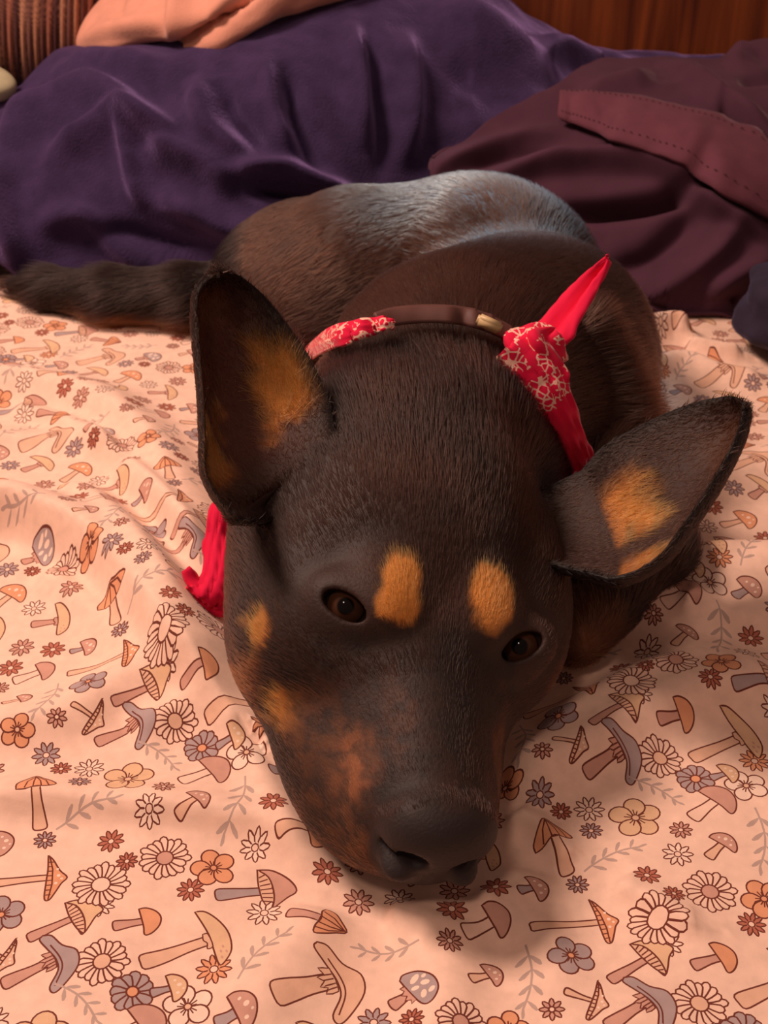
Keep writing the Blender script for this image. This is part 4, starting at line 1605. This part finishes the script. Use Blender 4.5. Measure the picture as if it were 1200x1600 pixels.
# ------------------------------------------------------------------ the coat: combed strands grown from the body
def grow_fur(n_strands):
    tri = np.vstack([DF[:, [0, 1, 2]], DF[:, [0, 2, 3]]])
    a, b, c = DV[tri[:, 0]], DV[tri[:, 1]], DV[tri[:, 2]]
    nrm = np.cross(b - a, c - a)
    ar = np.linalg.norm(nrm, axis=1)
    nrm = nrm / (ar[:, None] + 1e-20)
    cen_ = (a + b + c) / 3
    view = np.array([0, 0, CAM_H]) - cen_
    dist = np.linalg.norm(view, axis=1)
    facing = (nrm * view).sum(1) / dist
    w = ar * (facing > -0.35) * (cen_[:, 2] > sheet_z(cen_[:, 0], cen_[:, 1]) - 0.004) / dist ** 1.6
    head_l = (cen_ - EYE_M) @ HM
    w = w * np.where((head_l[:, 0] > -0.02) & (cen_[:, 1] < 0.5), 1.5, 1.0)
    rg = np.random.default_rng(3)
    idx = rg.choice(len(tri), n_strands, p=w / w.sum())
    u, v = rg.random(n_strands), rg.random(n_strands)
    fl = u + v > 1
    u[fl], v[fl] = 1 - u[fl], 1 - v[fl]
    ww = np.stack([1 - u - v, u, v], 1)
    t = tri[idx]
    P = (DV[t] * ww[..., None]).sum(1)
    # smooth vertex normals
    vn = np.zeros_like(DV)
    for k in range(3):
        for i in range(3):
            vn[:, i] += np.bincount(tri[:, k], nrm[:, i] * ar, len(DV))
    vn /= np.linalg.norm(vn, axis=1, keepdims=True) + 1e-20
    N = (vn[t] * ww[..., None]).sum(1)
    N /= np.linalg.norm(N, axis=1, keepdims=True) + 1e-20
    col = (tint[t] * ww[..., None]).sum(1)
    nose = (nose_m[t] * ww).sum(1)
    earf = np.zeros(len(DV))
    eark = np.full(len(DV), -1)
    for (o_, c_, k, w_, t_, frnt) in ear_regions:
        earf[o_:o_ + c_] = 1.0 if frnt else 0.5
        eark[o_:o_ + c_] = k
    ef = earf[t].max(1)
    ek = eark[t].max(1)
    L = (P - EYE_M) @ HM
    f, r, uu = L.T
    # combing direction
    flow = np.zeros_like(P)
    face = -HF[None] + 0.45 * np.sign(r)[:, None] * smooth(0.0, 0.03, np.abs(r))[:, None] * HR[None] * smooth(-0.06, 0.04, f)[:, None] - 0.35 * HU[None] * smooth(0.02, 0.05, np.abs(r))[:, None]
    flow[:] = face
    spine = np.array([[0.04, 0.52], [0.055, 0.66], [0.10, 0.76], [0.07, 0.86], [-0.05, 0.88], [-0.35, 0.87]])
    S = catmull(spine, 8)
    T = np.gradient(S, axis=0)
    T /= np.linalg.norm(T, axis=1, keepdims=True)
    d2 = ((P[:, None, :2] - S[None]) ** 2).sum(-1)
    kk = d2.argmin(1)
    bd = np.c_[T[kk], np.full(len(P), -0.35)]
    away = P[:, :2] - S[kk]
    bd[:, :2] += 6.0 * away
    wb_ = smooth(-0.09, -0.15, f)[:, None] * smooth(0.52, 0.58, P[:, 1])[:, None]
    flow = flow * (1 - wb_) + bd * wb_
    for k, (fr, bk, w_, t_) in enumerate(EARS):
        ax = fr[-1, 10] - fr[0, 10]
        ax /= np.linalg.norm(ax)
        m = ek == k
        flow[m] = ax + 0.3 * rg.normal(size=(m.sum(), 3))
    flow += 0.10 * np.stack([fbm(P[:, 0] * 60, P[:, 1] * 60, P[:, 2] * 60 + i * 9, 2) for i in range(3)], 1)
    flow += rg.normal(size=flow.shape) * 0.09
    D = flow - (flow * N).sum(1, keepdims=True) * N
    D /= np.linalg.norm(D, axis=1, keepdims=True) + 1e-12
    # lengths
    ln = 0.0050 + 0.0035 * smooth(-0.01, -0.08, f)
    ln = np.where(wb_[:, 0] > 0.5, 0.011, ln)
    neck = smooth(-0.085, -0.115, f) * smooth(0.70, 0.60, P[:, 1])
    ln = ln + 0.007 * neck
    ln = np.where(f > 0.03, 0.0032, ln)
    tail = smooth(-0.09, -0.12, P[:, 0]) * (P[:, 1] > 0.78)
    ln = ln + 0.010 * tail
    tanm = smooth(0.06, 0.2, col[:, 0])
    ln = np.where(ef > 0.9, 0.0045 + 0.006 * tanm, np.where(ef > 0.2, 0.004, ln))
    ln = ln * (0.65 + 0.6 * rg.random(len(P)))
    lift = 0.22 + 0.10 * rg.random(len(P)) + 0.15 * neck
    # keep the nose bare and the eyes free
    ok = nose < 0.35
    for (s, c, d, q, rot) in EYES:
        e_ = (P - q) @ rot
        inn = (e_[:, 0] / 0.0125) ** 2 + (e_[:, 1] / 0.0085) ** 2 < 1
        ok &= ~(inn & (np.abs(e_[:, 2]) < 0.02))
        near = np.exp(-(((e_[:, 0] / 0.022) ** 2 + (e_[:, 1] / 0.018) ** 2)))
        ln *= 1 - 0.55 * near
        lift *= 1 - 0.6 * near
    P, N, D, ln, lift, col = P[ok], N[ok], D[ok], ln[ok], lift[ok], col[ok]
    K = 4
    pts_ = []
    for i in range(K):
        s = i / (K - 1)
        pts_.append(P - N * 0.0004 + (D * s + N * lift[:, None] * (s * (1.35 - 0.75 * s))) * ln[:, None])
    X = np.stack(pts_, 1).reshape(-1, 3).astype(np.float32)
    n = len(P)
    cv = bpy.data.hair_curves.new('fur')
    cv.add_curves([K] * n)
    cv.attributes['position'].data.foreach_set('vector', X.ravel())
    rad = np.tile(np.array([0.00016, 0.00014, 0.00009, 0.00002], np.float32), n)
    if 'radius' not in cv.attributes:
        cv.attributes.new('radius', 'FLOAT', 'POINT')
    cv.attributes['radius'].data.foreach_set('value', rad)
    at = cv.attributes.new('tint', 'FLOAT_COLOR', 'CURVE')
    cc = np.ones((n, 4), np.float32)
    cc[:, :3] = col * (0.75 + 0.5 * rg.random(n))[:, None]
    at.data.foreach_set('color', cc.ravel())
    return cv


fur_mat = bpy.data.materials.new('fur_strands')
fur_mat.use_nodes = True
nt = fur_mat.node_tree
nt.nodes.clear()
out = nt.nodes.new('ShaderNodeOutputMaterial')
hb = nt.nodes.new('ShaderNodeBsdfHairPrincipled')
hb.parametrization = 'COLOR'
hb.inputs['IOR'].default_value = 1.36
hb.inputs['Roughness'].default_value = 0.32
hb.inputs['Radial Roughness'].default_value = 0.55
at = nt.nodes.new('ShaderNodeAttribute')
at.attribute_name = 'tint'
nt.links.new(at.outputs['Color'], hb.inputs['Color'])
nt.links.new(hb.outputs[0], out.inputs['Surface'])
cv = grow_fur(170000)
cv.materials.append(fur_mat)
fur = bpy.data.objects.new('fur', cv)
COL.objects.link(fur)
fur.parent = dog
fur.matrix_parent_inverse = Matrix.Translation(-Vector(dog.location))
fur['kind'] = 'stuff'


# ------------------------------------------------------------------ bandana and collar round the neck
def body_ray(px, py, lift=0.003):
    """point on the dog's trunk or neck seen at a pixel, a little above the coat"""
    r = ray(px, py)
    o = np.array([0, 0, CAM_H])
    for t in np.arange(0.3, 1.3, 0.0008):
        p = o + r * t
        if field(p) < lift:
            return p
    return at_z(px, py, 0.01)


def ribbon(path, across, widths, wave=0.0, seed=0.0, nv=9, puff=0.004, crease=0.0):
    """a band along a 3-D path; across = direction(s) of its width"""
    n = len(path)
    T = np.gradient(path, axis=0)
    T /= np.linalg.norm(T, axis=1, keepdims=True)
    A = np.broadcast_to(np.asarray(across, float), path.shape)
    A = A - (A * T).sum(1, keepdims=True) * T
    A /= np.linalg.norm(A, axis=1, keepdims=True)
    B = np.cross(T, A)
    W = np.interp(np.linspace(0, 1, n), np.linspace(0, 1, len(widths)), widths)
    v = np.linspace(-1, 1, nv)
    P = path[:, None] + A[:, None] * (v[None, :, None] * W[:, None, None] / 2)
    s = np.linspace(0, 1, n)[:, None]
    d = puff * (1 - v[None] ** 2) + wave * np.sin(v[None] * 9 + s * 11 + seed) * 0.5 + wave * 0.6 * np.sin(v[None] * 17 + s * 25 + seed * 2)
    d = d - crease * np.exp(-((v[None] - 0.15) / 0.28) ** 2) * np.sin(math.pi * np.clip(s, 0, 1)) ** 0.5
    sgn = 1.0 if (B @ np.array([0, -0.5, 0.8])).mean() > 0 else -1.0
    return P + sgn * B[:, None] * d[..., None]


red = Mat('red_bandana_cotton', rough=0.8, spec=0.2, sheen=0.15)
_vo = red.node('ShaderNodeTexVoronoi', feature='DISTANCE_TO_EDGE')
_vo.inputs['Scale'].default_value = 260
_nz2 = red.node('ShaderNodeTexNoise')
_nz2.inputs['Scale'].default_value = 110
_nz2.inputs['Detail'].default_value = 2
_tc2 = red.node('ShaderNodeTexCoord')
_at2 = red.node('ShaderNodeAttribute', attribute_name='tint')
_sep = red.node('ShaderNodeSeparateColor')
_m1 = red.node('ShaderNodeMath', operation='LESS_THAN')
_m1.inputs[1].default_value = 0.10
_m2 = red.node('ShaderNodeMath', operation='GREATER_THAN')
_m2.inputs[1].default_value = 0.50
_m3 = red.node('ShaderNodeMath', operation='MULTIPLY')
_m4 = red.node('ShaderNodeMath', operation='MULTIPLY')
_mx = red.node('ShaderNodeMix', data_type='RGBA')
_mx.inputs['A'].default_value = (*srgb(220, 18, 66), 1)
_mx.inputs['B'].default_value = (*srgb(238, 190, 170), 1)
red.link(_tc2.outputs['Object'], _vo.inputs['Vector'])
red.link(_tc2.outputs['Object'], _nz2.inputs['Vector'])
red.link(_vo.outputs['Distance'], _m1.inputs[0])
red.link(_nz2.outputs['Fac'], _m2.inputs[0])
red.link(_m1.outputs[0], _m3.inputs[0])
red.link(_m2.outputs[0], _m3.inputs[1])
red.link(_at2.outputs['Color'], _sep.inputs[0])
red.link(_m3.outputs[0], _m4.inputs[0])
red.link(_sep.outputs[0], _m4.inputs[1])
red.link(_m4.outputs[0], _mx.inputs['Factor'])
red.link(_mx.outputs['Result'], red.b.inputs['Base Color'])


def band_obj(name, P, parent, paisley, thick=0.0018):
    o = cloth_obj(name, P, red.m, parent, thick)
    me = o.data
    a = me.attributes.new('tint', 'FLOAT_COLOR', 'POINT')
    n = P.shape[0] * P.shape[1]
    pz = np.broadcast_to(np.asarray(paisley, float), P.shape[:2]).ravel()
    c = np.ones((2 * n, 4), np.float32)
    c[:, 0] = np.r_[pz, pz]
    a.data.foreach_set('color', c.ravel())
    return o


bandana = empty('bandana', tuple(body_ray(830, 560)))
tag(bandana, 'red paisley bandana knotted round the neck of the dog', 'bandana')
BACK = np.array([0, 0.75, 0.65])
# along the nape: from behind the pricked ear over the neck
nape = np.array([body_ray(x, y, 0.007) for x, y in catmull([(450, 596), (485, 556), (530, 535), (565, 525), (595, 518), (614, 515)], 10)])
for it in range(4):
    nape[1:-1] = 0.25 * nape[:-2] + 0.5 * nape[1:-1] + 0.25 * nape[2:]
NP_ = ribbon(nape + np.array([0, 0.002, 0.003]), BACK, [0.013, 0.013, 0.012, 0.011, 0.009, 0.004], 0.0007, 0.3, 11, 0.002)
band_obj('neck_band', NP_, bandana, 1.0)
# down the shaded side
side = np.array([body_ray(x, y, 0.006) for x, y in catmull([(800, 548), (836, 585), (862, 630), (884, 675), (902, 720), (915, 765)], 10)])
for it in range(4):
    side[1:-1] = 0.25 * side[:-2] + 0.5 * side[1:-1] + 0.25 * side[2:]
SP_ = ribbon(side + np.array([0.001, 0, 0.003]), np.array([0.75, 0.35, 0.35]), [0.030, 0.028, 0.020, 0.016, 0.014, 0.012], 0.0022, 1.0, 11, 0.005)
band_obj('neck_band', SP_, bandana, np.r_[np.ones(22), np.zeros(len(side) - 22)][:, None])
# knot
kc = body_ray(838, 548, 0.010)
th = np.linspace(0, 2 * math.pi, 40, endpoint=False)[:, None]
ph = np.linspace(-math.pi / 2, math.pi / 2, 24)[None, :]
kn = np.stack([np.cos(ph) * np.cos(th) * 0.0165, np.cos(ph) * np.sin(th) * 0.012, np.sin(ph) * 0.0125 + 0 * th], -1)
kr = 1 + 0.16 * np.sin(3 * th + 4 * ph) + 0.10 * np.sin(7 * ph + th)
kn = kn * kr[..., None]
kn = kn @ rotm(0.2, 0.6, 0.4).T + kc
ko = mesh_obj('knot', kn.reshape(-1, 3), grid_faces(40, 24, True), red.m, bandana, True, None, np.ones((kn.shape[0] * kn.shape[1], 3)))
# free end standing up behind the knot
e0, e1 = kc + np.array([0.002, 0.006, 0.006]), None
Yk = kc[1]
endp = np.array([at_y(x, y, Yk + dy) for x, y, dy in ((846, 548, 0.004), (868, 512, 0.012), (895, 475, 0.022), (924, 440, 0.030), (954, 409, 0.034))])
endp = catmull(endp, 9)
EP = ribbon(endp, np.array([0.80, 0.0, 0.60]), [0.016, 0.030, 0.028, 0.022, 0.013, 0.003], 0.0006, 2.0, 15, 0.006, 0.009)
band_obj('free_end', EP, bandana, 0.0)
# corner hanging out beneath the cheek
cor = np.array([at_z(x, y, z) for x, y, z in ((372, 770, 0.050), (348, 815, 0.042), (340, 860, 0.032), (336, 910, 0.024), (330, 950, 0.014), (322, 974, 0.006))])
cor[:, 2] += np.maximum(0, sheet_z(cor[:, 0], cor[:, 1])) * 0.8 + 0.002
cor = catmull(cor, 9)
CP = ribbon(cor, np.array([0.9, 0.25, 0.25]), [0.012, 0.013, 0.012, 0.014, 0.018, 0.022], 0.0016, 0.7, 13, 0.004)
band_obj('draped_corner', CP, bandana, 0.0)
lip = np.array([at_z(x, y, z) for x, y, z in ((296, 956, 0.006), (318, 970, 0.004), (345, 972, 0.005), (372, 962, 0.008))])
lip[:, 2] += np.maximum(0, sheet_z(lip[:, 0], lip[:, 1])) + 0.002
LP_ = ribbon(catmull(lip, 8), np.array([0, 0.8, 0.4]), [0.006, 0.012, 0.012, 0.008], 0.001, 0.2, 7, 0.004)
band_obj('draped_fold', LP_, bandana, 0.0)

# leather collar over the bandana, with a pale clip
leather = Mat('brown_leather', srgb(92, 58, 52), 0.55, 0.35).noise_color(srgb(92, 58, 52), 120, 0.12)
collar = empty('dog_collar', tuple(body_ray(670, 510)))
tag(collar, 'brown leather collar with pale clip on the nape of the dog', 'collar')
cp_ = np.array([body_ray(x, y, 0.005) for x, y in catmull([(590, 520), (620, 512), (670, 508), (720, 511), (760, 521), (800, 540)], 10)])
for it in range(4):
    cp_[1:-1] = 0.25 * cp_[:-2] + 0.5 * cp_[1:-1] + 0.25 * cp_[2:]
CB = ribbon(cp_ + np.array([0, 0.003, 0.005]), BACK, [0.009, 0.010, 0.010, 0.010, 0.010, 0.009], 0.0, 0, 7, 0.001)
cloth_obj('strap', CB, leather.m, collar, 0.0025)
clip_mat = Mat('pale_clip', srgb(206, 176, 128), 0.4, 0.5).noise_color(srgb(206, 176, 128), 90, 0.06)
q0 = body_ray(764, 526, 0.009)
V_, F_ = rbox(-0.0065, 0.0065, -0.0025, 0.0025, -0.003, 0.003, 0.0012)
V_ = np.asarray(V_) @ rotm(0.3, 0.35, -0.2).T + q0 + np.array([0, 0.002, 0.006])
raw_obj('clip', V_, F_, clip_mat.m, collar, True)
